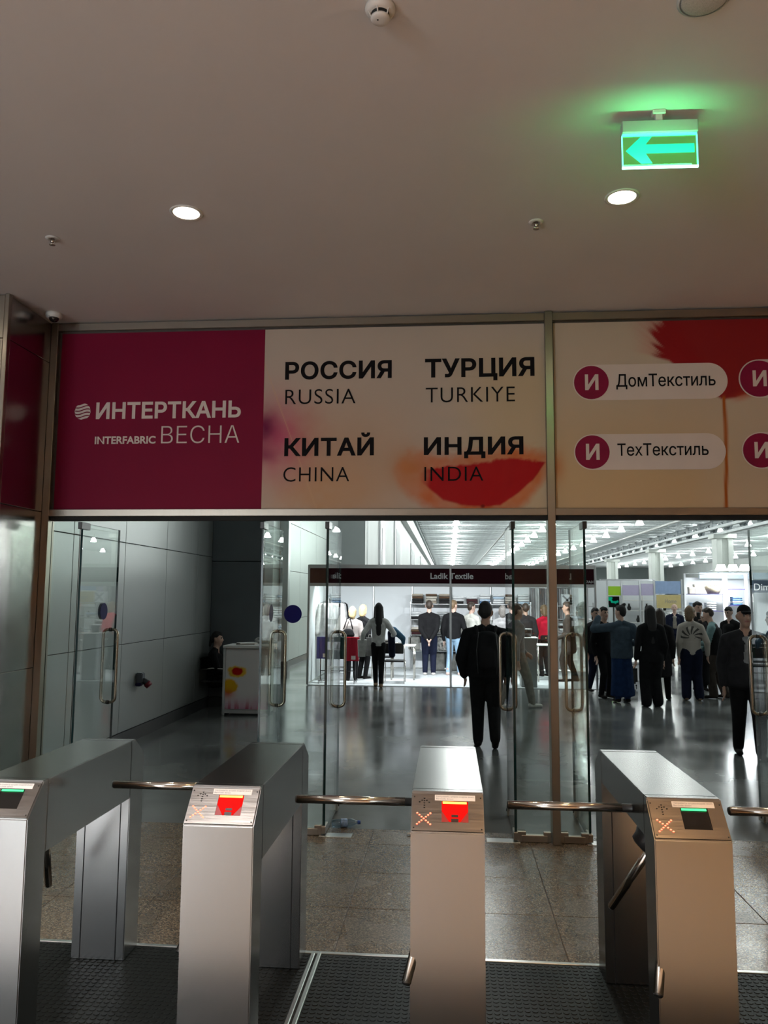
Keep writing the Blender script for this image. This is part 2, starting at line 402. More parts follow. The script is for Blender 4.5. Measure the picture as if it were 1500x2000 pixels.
def paint_right(X, Z):
    u, v = U(X), V(Z); n = fbm(u/40, v/40, 5)
    c = np.zeros(u.shape+(3,))+np.array(lin((220, 202, 182)))
    c = blend(c, (226, 190, 140), .8*sstep(700, 960, v)*(1-.6*sstep(1300, 1450, u)))
    c = blend(c, (215, 130, 70), .7*np.exp(-((u-1086)/14)**2-((v-915)/26)**2))
    ang = np.arctan2(v-780, u-1400); str_ = vnoise(ang*26, np.zeros_like(ang)+.5, 11); s2 = vnoise(ang*60, np.zeros_like(ang)+.5, 12)
    rad = np.hypot(u-1400, (v-780)*1.0)
    bot = np.interp(u, [1190, 1260, 1300, 1360, 1396, 1420, 1460, 1530, 1800], [688, 704, 716, 765, 792, 789, 776, 764, 700])
    lim = np.interp(ang, [-2.9, -2.75, -2.6, -2.4, -2.2, -1.9, -1.2], [150, 130, 135, 165, 185, 260, 600])
    edge = lim*(.86+.2*str_+.1*s2)
    pale = sstep(1.55, .9, rad/lim)*sstep(4, -4, v-bot)*(.35+.65*s2)*sstep(-3.0, -2.85, ang)*sstep(-1.95, -2.3, ang)
    c = blend(c, (214, 120, 110), .8*pale)
    ins = sstep(14, -8, rad-edge)*sstep(3, -3, v-bot)
    c = blend(c, (158, 6, 22), .97*ins)
    c = blend(c, (214, 90, 50), .8*np.exp(-((v-bot-1)/7)**2)*sstep(1400, 1440, u)*(.4+n))
    c = blend(c, (190, 100, 35), sstep(4.5, 2, np.abs(u-1397-3*np.sin(v/60)))*sstep(780, 792, v))
    return c
M['print'] = attr_mat('floral_print')
def printed(name, fn, x0, x1, z0, z1, y, parent, nx, nz, gain=1.0):
    xs_ = np.linspace(x0, x1, nx+1); zs_ = np.linspace(z0, z1, nz+1); X, Z = np.meshgrid(xs_, zs_)
    vs = np.stack([X, np.zeros_like(X)+y, Z], -1).reshape(-1, 3)
    i = np.arange(nz)[:, None]*(nx+1)+np.arange(nx)[None]
    fs = np.stack([i, i+1, i+nx+2, i+nx+1], -1).reshape(-1, 4)
    me = bpy.data.meshes.new(name); me.from_pydata(vs.tolist(), [], fs.tolist())
    c = np.clip(fn(X, Z)*gain, 0, 1).reshape(-1, 3); ca = me.color_attributes.new('print', 'FLOAT_COLOR', 'POINT')
    ca.data.foreach_set('color', np.concatenate([c, np.ones((len(c), 1))], 1).astype('f').ravel())
    me.materials.append(M['print']); return link(name, me, parent)
YS = 6.172
s1 = thing('sign_panel', 'wide printed banner, magenta and floral beige, naming four countries above the doors', 'sign', (0, 0, 0))
MB().box(-3.262, -1.514, YS, YS+.003, 2.53, 4.03, M['magenta']).build('magenta_field', s1)
printed('floral_field', paint_left, -1.514, .766, 2.53, 4.03, YS, s1, 270, 180, .66)
def word(parent, txt, x0, x1, z0, z1, m, bold=0, sp=1.0, y=YS, lab=None):
    o = link('lettering', text_mesh(txt, x0, x1, z0, z1, y-.0005, m, bold, sp), parent)
    o['label'] = lab or ('word ' + txt)
    return o
K = M['ink']
word(s1, 'РОССИЯ', -1.340, -.461, 3.600, 3.742, K, .032, 1.05); word(s1, 'RUSSIA', -1.335, -.755, 3.395, 3.516, K, -.006, 1.08)
word(s1, 'ТУРЦИЯ', -.191, .685, 3.598, 3.745, K, .032, 1.05); word(s1, 'TURKIYE', -.185, .528, 3.393, 3.514, K, -.006, 1.08)
word(s1, 'КИТАЙ', -1.334, -.602, 2.964, 3.104, K, .032, 1.05); word(s1, 'CHINA', -1.338, -.799, 2.755, 2.871, K, -.006, 1.08)
word(s1, 'ИНДИЯ', -.200, .590, 2.963, 3.100, K, .032, 1.05); word(s1, 'INDIA', -.195, .272, 2.754, 2.867, K, -.006, 1.08)
C_ = M['cream']
word(s1, 'ИНТЕРТКАНЬ', -2.935, -1.703, 3.290, 3.424, C_, .028, 1.0); word(s1, 'INTERFABRIC', -2.935, -2.415, 3.079, 3.142, C_, .028, 1.0)
word(s1, 'ВЕСНА', -2.368, -1.710, 3.080, 3.215, C_, -.012, 1.0)
mb = MB(); cx, cz, rr = -3.052, 3.357, .070      # round emblem of five wavy bands
nb = 5
for k in range(nb):
    a = -rr+2*rr*k/nb; b = a+2*rr/nb*.66; pts = []
    for t in np.linspace(-1, 1, 17):
        w = .010*math.sin(t*2.6)
        lo, hi = a+w+.003, b+w+.003
        lim = math.sqrt(max(0, rr*rr-(t*rr)**2)); lo = max(-lim, min(lim, lo)); hi = max(-lim, min(lim, hi)); pts.append((t*rr, lo, hi))
    for p, q in zip(pts[:-1], pts[1:]):
        mb.add([(cx+p[0], YS-.002, cz+p[1]), (cx+q[0], YS-.002, cz+q[1]), (cx+q[0], YS-.002, cz+q[2]), (cx+p[0], YS-.002, cz+p[2])], [(0, 1, 2, 3)], C_)
mb.build('emblem', s1)
s2 = thing('sign_panel', 'beige floral banner with red poppy and white pill-shaped name badges, right of steel post', 'sign', (0, 0, 0))
printed('floral_field', paint_right, .836, 4.85, 2.53, 4.03, YS, s2, 330, 130, .66)
def pill(x0, x1, z0, z1, txt, tx0, tx1, tz0, tz1):
    r = (z1-z0)/2; zc = (z0+z1)/2; prof = []
    for k in range(25): a = -math.pi/2+math.pi*k/24; prof.append((x1-r+r*math.cos(a), zc+r*math.sin(a)))
    for k in range(25): a = math.pi/2+math.pi*k/24; prof.append((x0+r+r*math.cos(a), zc+r*math.sin(a)))
    p = MB().prism(prof, 1, YS-.003, YS-.0005, M['cream']).build('name_badge', s2)
    rc = r*.94; d = [(x0+r+rc*math.cos(2*math.pi*k/40), zc+rc*math.sin(2*math.pi*k/40)) for k in range(40)]
    MB().prism(d, 1, YS-.0055, YS-.003, M['magenta2']).build('magenta_disc', p)
    link('disc_letter', text_mesh('И', x0+r-.05, x0+r+.055, zc-.062, zc+.058, YS-.0055, M['cream'], .03), p)
    if txt: link('lettering', text_mesh(txt, tx0, tx1, tz0, tz1, YS-.003, K, .010, 1.0), p)
pill(.985, 2.177, 3.392, 3.680, 'ДомТекстиль', 1.322, 2.085, 3.497, 3.594)
pill(.983, 2.142, 2.834, 3.118, 'ТехТекстиль', 1.318, 2.012, 2.944, 3.036)
pill(2.262, 3.42, 3.392, 3.700, '', 0, 0, 0, 0)
pill(2.262, 3.42, 2.834, 3.122, '', 0, 0, 0, 0)
# ------------------------------------------------------------------ glazed doors
YG = 6.205; ZD = 2.435
def pane_mesh(x0, x1, y0, y1, z0, z1, axis):
    mb = MB()
    v = [(x, y, z) for z in (z0, z1) for y in (y0, y1) for x in (x0, x1)]
    F = [((0, 2, 3, 1), 'e'), ((4, 5, 7, 6), 'e'), ((0, 1, 5, 4), 'y'), ((2, 6, 7, 3), 'y'), ((0, 4, 6, 2), 'x'), ((1, 3, 7, 5), 'x')]
    for f, k in F: mb.add([v[i] for i in f], [(0, 1, 2, 3)], M['glass'] if k == axis else M['glass_edge'])
    return mb.mesh('glass_pane')
LEAF = .745
def loop_pull():
    mb = MB()
    r = .045; w = .066; z0, z1 = .885, 1.525
    for s in (-1, 1):
        pts = [(s*.004, 0, z0)]
        for k in range(7): a = R(90*k/6); pts.append((s*(w-r+r*math.sin(a)), 0, z0+r-r*math.cos(a)))
        for k in range(7): a = R(90*k/6); pts.append((s*(w-r+r*math.cos(a)), 0, z1-r+r*math.sin(a)))
        pts.append((s*.004, 0, z1)); mb.tube(pts, .0135, M['pull'], 10)
    for z in (z0, z1): mb.lathe([(.019, -.012), (.019, .012)], M['dark_metal'], (0, 0, z), 10, axis=0)
    return mb.mesh('pull_handle')
PULL = loop_pull()
leafmesh = pane_mesh(-.0095, .0095, .012, LEAF, .022, ZD-.01, 'x')
stick = MB().prism([(.072*math.cos(2*math.pi*k/32), .072*math.sin(2*math.pi*k/32)) for k in range(32)], 0, -.0008, .0008, M['blue']).mesh('sticker')
patch_top = MB().bbox(-.017, .017, -.03, .13, ZD-.062, ZD-.004, M['dark_metal'], .003, 1).mesh('patch_fitting')
patch_bot = MB().bbox(-.017, .017, -.02, .12, .012, .068, M['frame'], .003, 1).prism([(.1, .012), (.16, .012), (.1, .068)], 0, -.015, .015, M['frame']).mesh('pivot_fitting')
patch_lock = MB().bbox(-.018, .018, LEAF-.11, LEAF+.004, .012, .085, M['frame'], .003, 1).lathe([(.012, -.024), (.012, .024)], M['dark_metal'], (0, LEAF-.055, .05), 10, axis=0).mesh('lock_fitting')
plate = MB().bbox(-.03, .22, -.05, .05, -.001, .004, M['alu'], .001, 1).mesh('floor_plate')
doors = [(-3.03, 1, True), (-1.504, -1, True), (-.973, 1, False), (.50, -1, False), (1.055, 1, False), (2.575, -1, False)]
for i, (x, sd, st) in enumerate(doors):
    d = struct('door_%d' % (i+1), (x, YG, 0))
    link('glass_pane', leafmesh, d)
    link('pull_handle', PULL, d, (0, LEAF-.095, 0))
    link('patch_fitting', patch_top, d); link('pivot_fitting', patch_bot, d); link('lock_fitting', patch_lock, d)
    pl_ = link('floor_plate', plate, d, (0, .0, 0)); pl_.scale.x = sd
    if st:
        for s in (-1, 1): link('sticker', stick, d, (s*.0104, .32 if i else .47, 1.69))
wins = [(-3.283, -3.04, False), (-1.494, -.983, True), (.51, .766, False), (.827, 1.045, False), (2.585, 4.86, False)]
for i, (a, b, st) in enumerate(wins):
    w = struct('window_%d' % (i+2), ((a+b)/2, YG, 0)); hw = (b-a)/2
    link('glass_pane', pane_mesh(-hw, hw, -.006, .006, .04, ZD, 'y'), w)
    MB().bbox(-hw+.03, hw-.03, -.022, .022, .002, .052, M['frame'], .003, 1).build('bottom_rail', w)
    for s in (-1, 1): MB().bbox(s*(hw-.06), s*(hw-.005), -.02, .02, .004, .075, M['frame'], .003, 1).build('clamp', w)
    if st: o = link('sticker', stick, w, (-.005, -.0075, 1.692), (0, 0, R(90)))
# ------------------------------------------------------------------ ceiling fittings
def downlight(x, y, label, power, spread=120, col=(1, .80, .58)):
    t = thing('downlight', label, 'ceiling light', (x, y, ZC), group='round recessed downlights')
    MB().lathe([(.078, -.001), (.098, -.001), (.098, -.005), (.090, -.008), (.078, -.006)], M['white_plastic'], seg=28, caps=False).build('trim_ring', t)
    MB().lathe([(.077, -.002), (.077, -.0035), (.03, -.006)], emis('downlight_lens', (1, .86, .66), 30), seg=28).build('lens', t)
    l = bpy.data.lights.new('downlight_lamp', 'AREA'); l.shape = 'DISK'; l.size = .15; l.energy = power; l.color = col; l.spread = R(spread)
    o = bpy.data.objects.new('downlight_lamp', l); COL.objects.link(o); o.parent = t; o.location = (0, 0, -.012)
DLP = 6; DLR = 66
downlight(-1.566, 4.35, 'glowing round downlight in the ceiling above the magenta banner', DLP)
downlight(.991, 4.345, 'glowing round downlight in the ceiling beside the green arrow sign', DLP)
for x in (-4.12, -1.566, .991, 3.55, 6.1):  # unseen lamps added to light the foyer, neutral left and warm right
    for y in (4.35, 1.15, -1.4, -3.9):
        if y == 4.35 and x in (-1.566, .991): continue
        downlight(x, y, 'added unseen downlight further along the foyer ceiling', DLP if y > 2 else (DLR if x < -.5 else .62*DLR), 120 if y > 2 else 95, (1, .96, .96) if x < -.5 else (1, .57, .25))
def sprinkler(x, y, label):
    t = thing('sprinkler_head', label, 'sprinkler', (x, y, ZC), group='ceiling sprinkler heads')
    MB().lathe([(.022, -.001), (.045, -.002), (.043, -.006), (.024, -.008)], M['white_plastic'], seg=20, caps=False).build('escutcheon', t)
    mb = MB().lathe([(.012, -.004), (.010, -.03), (.004, -.034)], M['chrome'], seg=10)
    for s in (-1, 1): mb.tube([(s*.010, 0, -.02), (s*.014, 0, -.032), (s*.004, 0, -.045)], .0025, M['chrome'], 6)
    mb.build('frame', t)
    MB().lathe([(.018, -.045), (.019, -.047), (.004, -.049)], M['chrome'], seg=12).build('deflector', t)
sprinkler(-2.542, 4.62, 'small sprinkler head on the ceiling above the left end of the magenta banner')
sprinkler(.535, 4.613, 'small sprinkler head on the ceiling left of the lamp near the arrow sign')
t = thing('smoke_detector', 'white round smoke detector with black slot ring at the top of the picture', 'detector', (-.262, 2.80, ZC))
MB().lathe([(.058, -.0), (.060, -.012), (.054, -.024), (.046, -.03)], M['white_plastic'], seg=28).build('base', t)
MB().lathe([(.036, -.028), (.036, -.046)], M['gap'], seg=24).build('slot_ring', t)
for k in range(6):
    a = R(60*k+20); MB().tube([(.046*math.cos(a), .046*math.sin(a), -.026), (.037*math.cos(a), .037*math.sin(a), -.048)], .003, M['white_plastic'], 6).build('rib', t)
MB().lathe([(.037, -.044), (.038, -.05), (.034, -.056), (.015, -.058)], M['white_plastic'], seg=24).build('cap', t)
MB().lathe([(.004, -.057), (.004, -.0585)], M['gap'], (-.009, -.006, 0), 8).build('indicator', t)
t = thing('ceiling_speaker', 'pale round ceiling fitting cut off by the top right picture edge', 'speaker', (.975, 2.84, ZC))
MB().lathe([(.095, -.001), (.10, -.006), (.09, -.012)], M['white_plastic'], seg=28, caps=False).build('rim', t)
MB().lathe([(.088, -.010), (.08, -.014), (.02, -.016)], mat('speaker_mesh', (.5, .48, .46), .6, noise=.2, nscale=300), seg=28).build('grille', t)
t = thing('security_camera', 'white dome security camera with dark lens in the ceiling corner', 'camera', (-3.215, 5.93, ZC))
MB().lathe([(.062, -.0), (.066, -.016), (.06, -.036), (.045, -.05)], M['white_plastic'], seg=24).build('housing', t)
pr_ = [(.040*math.cos(a), -.046-.034*math.sin(a)) for a in [R(90*k/6) for k in range(7)]]
pr_[-1] = (.002, pr_[-1][1])
MB().lathe(pr_, mat('camera_dome', (.015, .012, .012), .1, spec=.6, noise=.1), (.010, -.018, 0), 20).build('dome', t)
MB().lathe([(.008, -.0), (.008, -.004)], M['gap'], (-.012, -.052, -.034), 8, axis=1).build('sensor', t)
# exit sign
GREEN = (.02, 1, .35)
t = thing('exit_sign', 'glowing green emergency exit sign with arrow pointing left, hanging from ceiling', 'exit sign', (.988, 3.55, 0), R(1.2))
MB().bbox(-.016, .016, -.012, .012, 4.06, 4.10, M['white_plastic'], .002, 1).build('hanger', t)
MB().bbox(-.03, .03, -.02, .02, 4.098, ZC, M['white_plastic'], .003, 1).build('ceiling_bracket', t)
MB().bbox(-.174, .174, -.022, .022, 4.005, 4.064, mat('sign_housing', (.42, .48, .44), .45, noise=.03), .003, 1).build('housing', t)
pm = glass_mat('green_acrylic', (.62, .95, .62), 1.45)
nt_ = pm.node_tree; em_ = nt_.nodes.new('ShaderNodeEmission'); em_.inputs[0].default_value = (.22, 1, .2, 1); em_.inputs[1].default_value = .11; ad_ = nt_.nodes.new('ShaderNodeAddShader')
nt_.links.new(nt_.nodes['Mix Shader'].outputs[0], ad_.inputs[0]); nt_.links.new(em_.outputs[0], ad_.inputs[1]); nt_.links.new(ad_.outputs[0], nt_.nodes['Material Output'].inputs[0])
MB().box(-.172, .172, -.004, .004, 3.845, 4.006, pm).build('acrylic_plate', t)
ge = emis('green_edge', (.10, 1, .55), 3.2)
MB().box(-.174, -.170, -.005, .005, 3.847, 3.998, ge).build('edge_glow', t); MB().box(.170, .174, -.005, .005, 3.847, 3.998, ge).build('edge_glow', t)
MB().box(-.174, .174, -.005, .005, 3.838, 3.846, emis('green_edge_bottom', (.35, 1, .8), 9)).build('bottom_edge_glow', t)
MB().box(-.172, .172, -.006, .006, 3.999, 4.005, emis('green_edge_top', (.05, 1, .55), 3.5)).build('top_edge_glow', t)
ar = [(-.158, 3.922), (-.088, 3.990), (-.036, 3.990), (-.066, 3.952), (.158, 3.952), (.158, 3.908), (-.066, 3.908), (-.036, 3.858), (-.088, 3.858)]
MB().prism(ar, 1, -.0062, -.0045, emis('green_arrow', (.0, 1, .45), 1.25)).build('arrow', t)
gl = bpy.data.lights.new('exit_sign_lamp', 'AREA'); gl.shape = 'RECTANGLE'; gl.size = .33; gl.size_y = .03; gl.energy = 1.5; gl.color = (.1, 1, .3)
o = bpy.data.objects.new('exit_sign_lamp', gl); COL.objects.link(o); o.parent = t; o.location = (0, -.06, 3.88); o.rotation_euler = (R(125), 0, 0)
# ------------------------------------------------------------------ rubber mats and floor trims
trim = struct('trim_2')
MB().bbox(-3.35, 3.6, 4.196, 4.222, 0, .009, M['alu'], .002, 1).build('mat_edge_strip', trim)
MB().bbox(-.712, -.692, 2.0, 4.195, 0, .012, M['alu'], .003, 1).build('mat_divider', trim)
MB().bbox(-.680, -.660, 2.0, 4.205, 0, .012, M['alu'], .003, 1).build('mat_divider', trim)
MB().box(-.692, -.680, 2.0, 4.235, 0, .007, M['gap']).build('divider_gap', trim)
def rubber_mat(x0, x1, y0, y1, label):
    t = thing('rubber_mat', label, 'mat', (0, 0, 0), group='black studded rubber mats')
    MB().box(x0, x1, y0, y1, 0, .0045, M['rubber']).build('base_sheet', t)
    p = .034; nx = int((x1-x0)/p); ny = int((y1-max(y0, 3.0))/p); vs = []; fs = []
    sg = 10
    for j in range(ny):
        for i in range(nx):
            cx = x0+p*(i+.5); cy = y1-p*(j+.5); o = len(vs)
            for r, z in ((.0140, .0045), (.0125, .0070)):
                for k in range(sg): a = 2*math.pi*k/sg; vs.append((cx+r*math.cos(a), cy+r*math.sin(a), z))
            for k in range(sg): fs.append((o+k, o+(k+1) % sg, o+sg+(k+1) % sg, o+sg+k))
            fs.append(tuple(o+sg+k for k in range(sg)))
    me = bpy.data.meshes.new('studs'); me.from_pydata(vs, [], fs); me.materials.append(M['rubber']); o = link('studs', me, t); o['kind'] = 'stuff'
rubber_mat(-3.3, -.713, 2.0, 4.195, 'black studded rubber mat left of the aluminium floor strip')
rubber_mat(-.659, 3.4, 2.0, 4.195, 'black studded rubber mat right of the aluminium floor strip')
# ------------------------------------------------------------------ turnstiles
TW = .275; TL = 1.175; TH = 1.08; ZB = .0075
RED = (1, .03, .02)
def turnstile(x, label, lit, ox=.15, oy=.36):
    t = thing('turnstile', label, 'turnstile', (x, 3.02, ZB), group='brushed steel tripod turnstiles')
    S = M['steel']; b = .004
    # front pillar with sloped top
    bm = bmesh.new()
    def solid(prof, x0, x1, name, m=S, bev=.004):
        bm = bmesh.new(); vs = [bm.verts.new((xx, p[0], p[1])) for xx in (x0, x1) for p in prof]; n = len(prof)
        bm.faces.new(vs[:n]); bm.faces.new(vs[n:][::-1])
        for i in range(n): bm.faces.new((vs[i], vs[(i+1) % n], vs[n+(i+1) % n], vs[n+i]))
        bmesh.ops.recalc_face_normals(bm, faces=bm.faces[:])
        bmesh.ops.bevel(bm, geom=bm.edges[:], offset=bev, segments=2, affect='EDGES')
        return MB().bm(bm, m).build(name, t)
    solid([(0, 0), (0, .958), (.108, 1.070), (.112, TH), (.152, TH), (.152, 0)], 0, TW, 'front_pillar')
    solid([(1.0, 0), (1.0, TH), (1.045, TH), (TL, .995), (TL, 0)], 0, TW, 'rear_pillar')
    for gx in (.045, TW-.045): MB().box(gx-.002, gx+.002, .998, 1.001, 0, .80, M['gap']).build('groove', t)
    # beam with the slanted underside that carries the tripod
    prof = [(0, .93), (.0, TH-.0005), (TW, TH-.0005), (TW, .79), (.155, .79)]
    bm = bmesh.new(); n = 5; vs = [bm.verts.new((p[0], yy, p[1])) for yy in (.1535, .9985) for p in prof]
    bm.faces.new(vs[:n]); bm.faces.new(vs[n:][::-1])
    for i in range(n): bm.faces.new((vs[i], vs[(i+1) % n], vs[n+(i+1) % n], vs[n+i]))
    bmesh.ops.recalc_face_normals(bm, faces=bm.faces[:]); bmesh.ops.bevel(bm, geom=bm.edges[:], offset=.003, segments=2, affect='EDGES')
    MB().bm(bm, S).build('beam', t)
    # reader panel on the slope: local frame u (x), v (down the slope), n (out)
    A = Vector((0, .108, 1.0705)); B = Vector((0, .0, .9585)); dv = (B-A); Ls = dv.length; dv.normalize(); nn = Vector((0, -dv.z*-1, 0)); nn = Vector((0, dv.z, -dv.y)); nn = nn if nn.z > 0 else -nn
    def Pt(u, v, h): return A+Vector((u*TW, 0, 0))+dv*(v*Ls)+nn*h
    def quad(mb, u0, u1, v0, v1, h0, h1, m):
        c = [Pt(u, v, h) for h in (h0, h1) for v in (v0, v1) for u in (u0, u1)]
        mb.add(c, [(0, 2, 3, 1), (4, 5, 7, 6), (0, 1, 5, 4), (2, 6, 7, 3), (0, 4, 6, 2), (1, 3, 7, 5)], m)
    P_ = M['steel_plate']; mb = MB(); W0, W1, V0, V1 = .42, .785, .20, .74
    for r in ((.015, W0, .02, .97), (W1, .985, .02, .97), (W0, W1, .02, V0), (W0, W1, V1, .97)): quad(mb, *r, .0005, .0045, P_)
    pl = mb.build('reader_panel', t)
    for (u, v) in ((.04, .09), (.96, .09), (.04, .90), (.96, .90)):
        MB().lathe([(.003, -.001), (.003, .0012), (.001, .0018)], M['dark_metal'], Pt(u, v, .0045), 8).build('screw', pl)
    win = mat('reader_red', (.02, 0, 0), .6, spec=.05, emit=(1, .006, .004), estr=.85) if lit else mat('reader_black', (.01, .009, .008), .12, spec=.6, noise=.1)
    mb = MB(); quad(mb, W0, W1, V0, V1, .0006, .0012, win); wn = mb.build('scanner_window', pl)
    if lit:
        mb = MB(); quad(mb, .555, .645, .54, .60, .0012, .0018, mat('scanner_dark', (.02, .0, .0), .4, noise=.1)); quad(mb, .55, .65, .64, .73, .0012, .0018, mat('scanner_dark', (.02, 0, 0), .4))
        for s in (0, 1):
            u0 = W0 if s == 0 else W1; c = [Pt(u0, .45, .0015), Pt(u0, V1, .0015), Pt(.53 if s == 0 else .67, V1, .0015)]; mb.add(c, [(0, 1, 2)], mat('scanner_shade', (.10, .002, .002), .4, emit=RED, estr=.25, noise=.1))
        mb.build('scanner_lens', wn)
    mb = MB(); quad(mb, W0+.015, W1-.02, V0+.012, V0+.065, .0045, .0058, emis('bar_orange', (1, .32, .05), 4) if lit else emis('bar_green', (.05, 1, .3), 1.6)); mb.build('light_bar', wn)
    mb = MB(); quad(mb, .325, .885, .035, .185, .0046, .0056, M['paper']); st = mb.build('instruction_sticker', pl)
    for txt, u0, u1, v0, v1, m in (('Направить штрих-кодом вниз', .345, .865, .055, .10, M['grey_ink']), ('Barcode down', .345, .58, .12, .158, M['grey_ink'])):
        me = text_mesh(txt, 0, 1, 0, 1, 0, m, 0, 1, 0)
        for v in me.vertices: v.co = Pt(u0+(u1-u0)*v.co.x, v1+(v0-v1)*v.co.z, .0061)
        link('print', me, st)
    mb = MB(); led = emis('led_red', (1, .12, .06), 6)
    for k in range(-3, 4):
        for s in ((1, -1) if k else (1,)):
            c = Pt(.175+k*.030, .67+s*k*.047, .0046); mb.lathe([(.0036, 0), (.0034, .0015), (.001, .003)], led, c, 8)
    mb.build('red_cross', pl)
    mb = MB()
    for (u, v) in ((.18, .13), (.147, .18), (.213, .18), (.18, .19), (.113, .225), (.247, .225), (.18, .25), (.18, .31), (.18, .37)):
        mb.lathe([(.0036, -.0005), (.0034, .0006)], M['gap'], Pt(u, v, .0046), 8)
    mb.build('arrow_lights', pl)
    # tripod: hub on the slanted face, three arms
    hub = Vector((.078, oy, .872)); org = Vector((.15, oy, .975)); org2 = Vector((ox, oy, .93)); ax = Vector((-.7071, 0, -.7071)); u = Vector((-.7071, 0, .7071)); w = Vector((0, 1, 0))
    M3 = Matrix((u, w, ax)).transposed()
    mb = MB()
    o0 = len(mb.v); mb.lathe([(.062, -.01), (.062, .02), (.052, .035), (.048, .062), (.03, .07)], M['dark_metal'], seg=18)
    mb.v = [tuple(hub+M3 @ Vector(p)) for p in mb.v]; mb.build('hub', t)
    for k in range(3):
        a = R(120*k); d = (ax*.7071+(u*math.cos(a)+w*math.sin(a))*.7071).normalized(); p0 = org if k == 0 else org2
        mb = MB(); p1 = p0+d*.19; p2 = p0+d*.655
        mb.tube([p0, p1], .017, M['dark_metal'], 10); mb.tube([p1, p2-d*.006], .0175, M['chrome'], 14); mb.tube([p2-d*.006, p2], [.0175, .014], M['black_plastic'], 14)
        mb.build('arm', t)
    return t
turnstile(-1.912, 'turnstile at the left picture edge with green light bar and dark scanner', False)
turnstile(-1.017, 'turnstile with glowing red scanner, left of the aluminium floor strip', True, .125, .52)
turnstile(-.146, 'turnstile with glowing red scanner, seen head-on in the middle', True)
turnstile(.742, 'turnstile with green light bar and golden sheen on its front, at the right', False)
turnstile(1.63, 'turnstile past the right picture edge, only its horizontal arm in view', False)
# ------------------------------------------------------------------ litter by the doors
t = thing('water_bottle', 'crumpled clear plastic water bottle lying by the open glass door', 'bottle', (-.94, 6.40, .033), R(14))
bot = glass_mat('bottle_plastic', (.66, .76, .84), 1.7)
MB().lathe([(.012, .222), (.013, .2), (.030, .165), (.032, .15), (.029, .12), (.032, .1), (.031, .03), (.028, .006), (.015, 0)], bot, (0, 0, 0), 16, axis=0).build('bottle_body', t)
MB().lathe([(.0325, .075), (.033, .08), (.0325, .125), (.030, .128)], mat('bottle_label', (.25, .40, .65), .4, noise=.5, nscale=40), (0, 0, 0), 16, axis=0).build('bottle_label', t)
MB().lathe([(.0145, .21), (.0145, .232)], mat('bottle_cap', (.03, .08, .35), .4, noise=.1), (0, 0, 0), 12, axis=0).build('bottle_cap', t)
for p in t.children: p.location = (.0, 0, 0)
tag(MB().tube([(0, 0, 0), (.02, .004, .004), (.04, 0, .001), (.05, -.008, 0)], [.006, .008, .006, .003], M['paper'], 6).build('paper_scrap', None, (-.33, 6.26, .008), (0, 0, .3)), 'tiny crumpled white paper scrap on the granite before the doors', 'litter')
# ================================================================== exhibition hall shell
def at(px, py, Y):
    """pixel of the photograph -> world point on the plane at depth Y (first guess for things far away)"""
    f, yaw, pitch, roll = 1524.4, .083553, .1071146, .0065666
    cy, sy, cp, sp = math.cos(yaw), math.sin(yaw), math.cos(pitch), math.sin(pitch)
    fw = Vector((-sy*cp, cy*cp, sp)); rt = Vector((cy, sy, 0)); up = rt.cross(fw)
    r2 = math.cos(roll)*rt+math.sin(roll)*up; u2 = -math.sin(roll)*rt+math.cos(roll)*up
    d = fw*f+r2*(px-750)-u2*(py-1000)
    return Vector((0, 0, H))+d*(Y/d.y)
YE = 178
hall = plain('hall_floor', -14, 48, 6.40, YE, -.10, 0, M['concrete'])
hw = struct('wall_left_hall')
MB().box(-4.2, -4.012, 6.36, 13.6, 0, 9.2, M['gap']).build('core', hw)
ys = [6.40, 6.66, 8.03, 9.38, 10.81, 12.2, 12.95]; zs = [.16, 1.225, 2.475, 3.725, 4.975, 9.1]
for j in range(len(zs)-1):
    for i in range(len(ys)-1):
        MB().bbox(-4.012, -4.0, ys[i]+.004, ys[i+1]-.004, zs[j]+.004, zs[j+1]-.004, M['hall_panel'], .003, 1).build('wall_panel', hw)
MB().box(-4.0, -3.985, 6.40, 12.95, 0, .155, M['skirting']).build('skirting', hw)
hd = struct('wall_hall_return')
for z0, z1 in ((.16, 2.40), (2.41, 4.9), (4.91, 9.1)):
    MB().bbox(-4.0, -3.1, 12.95, 13.6, z0, z1, M['hall_shaded'], .004, 1).build('wall_panel', hd)
MB().box(-4.0, -3.09, 12.93, 13.61, 0, .155, M['skirting']).build('skirting', hd)
h2 = struct('wall_left_hall_far')
MB().box(-4.4, -4.162, 13.6, 29.2, 0, 9.2, M['gap']).build('core', h2)
ys2 = [13.6, 16.2, 19.0, 21.6, 24.2, 26.8, 29.0]
lp = mat('hall_wall_lit_panel', (.62, .66, .65), .35, .35, noise=.03, nscale=.7)  # paler copy of the hall panel, its lighting put into the colour
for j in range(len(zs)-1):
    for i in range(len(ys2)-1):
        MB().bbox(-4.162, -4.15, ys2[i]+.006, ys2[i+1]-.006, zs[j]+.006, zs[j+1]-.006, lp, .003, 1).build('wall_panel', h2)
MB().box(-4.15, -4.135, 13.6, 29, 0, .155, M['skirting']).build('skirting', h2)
mb = MB().bbox(-4.15, -3.93, 18.9, 19.15, 0, 9.1, mat('steel_column', (.42, .45, .46), .3, .8, noise=.05), .01, 1).box(-4.14, -3.90, 18.87, 19.18, 0, .25, M['skirting']); mb.build('steel_column', h2)
plain('wall_hall_pier', -4.4, -3.13, 29, 29.9, 0, 9.2, mat('hall_pier', (.33, .36, .35), .5, .1, noise=.05, nscale=.7))
h3 = struct('wall_left_hall_end')
MB().box(-3.4, -3.12, 29.9, YE, 0, 9.2, M['hall_white']).build('wall_face', h3)
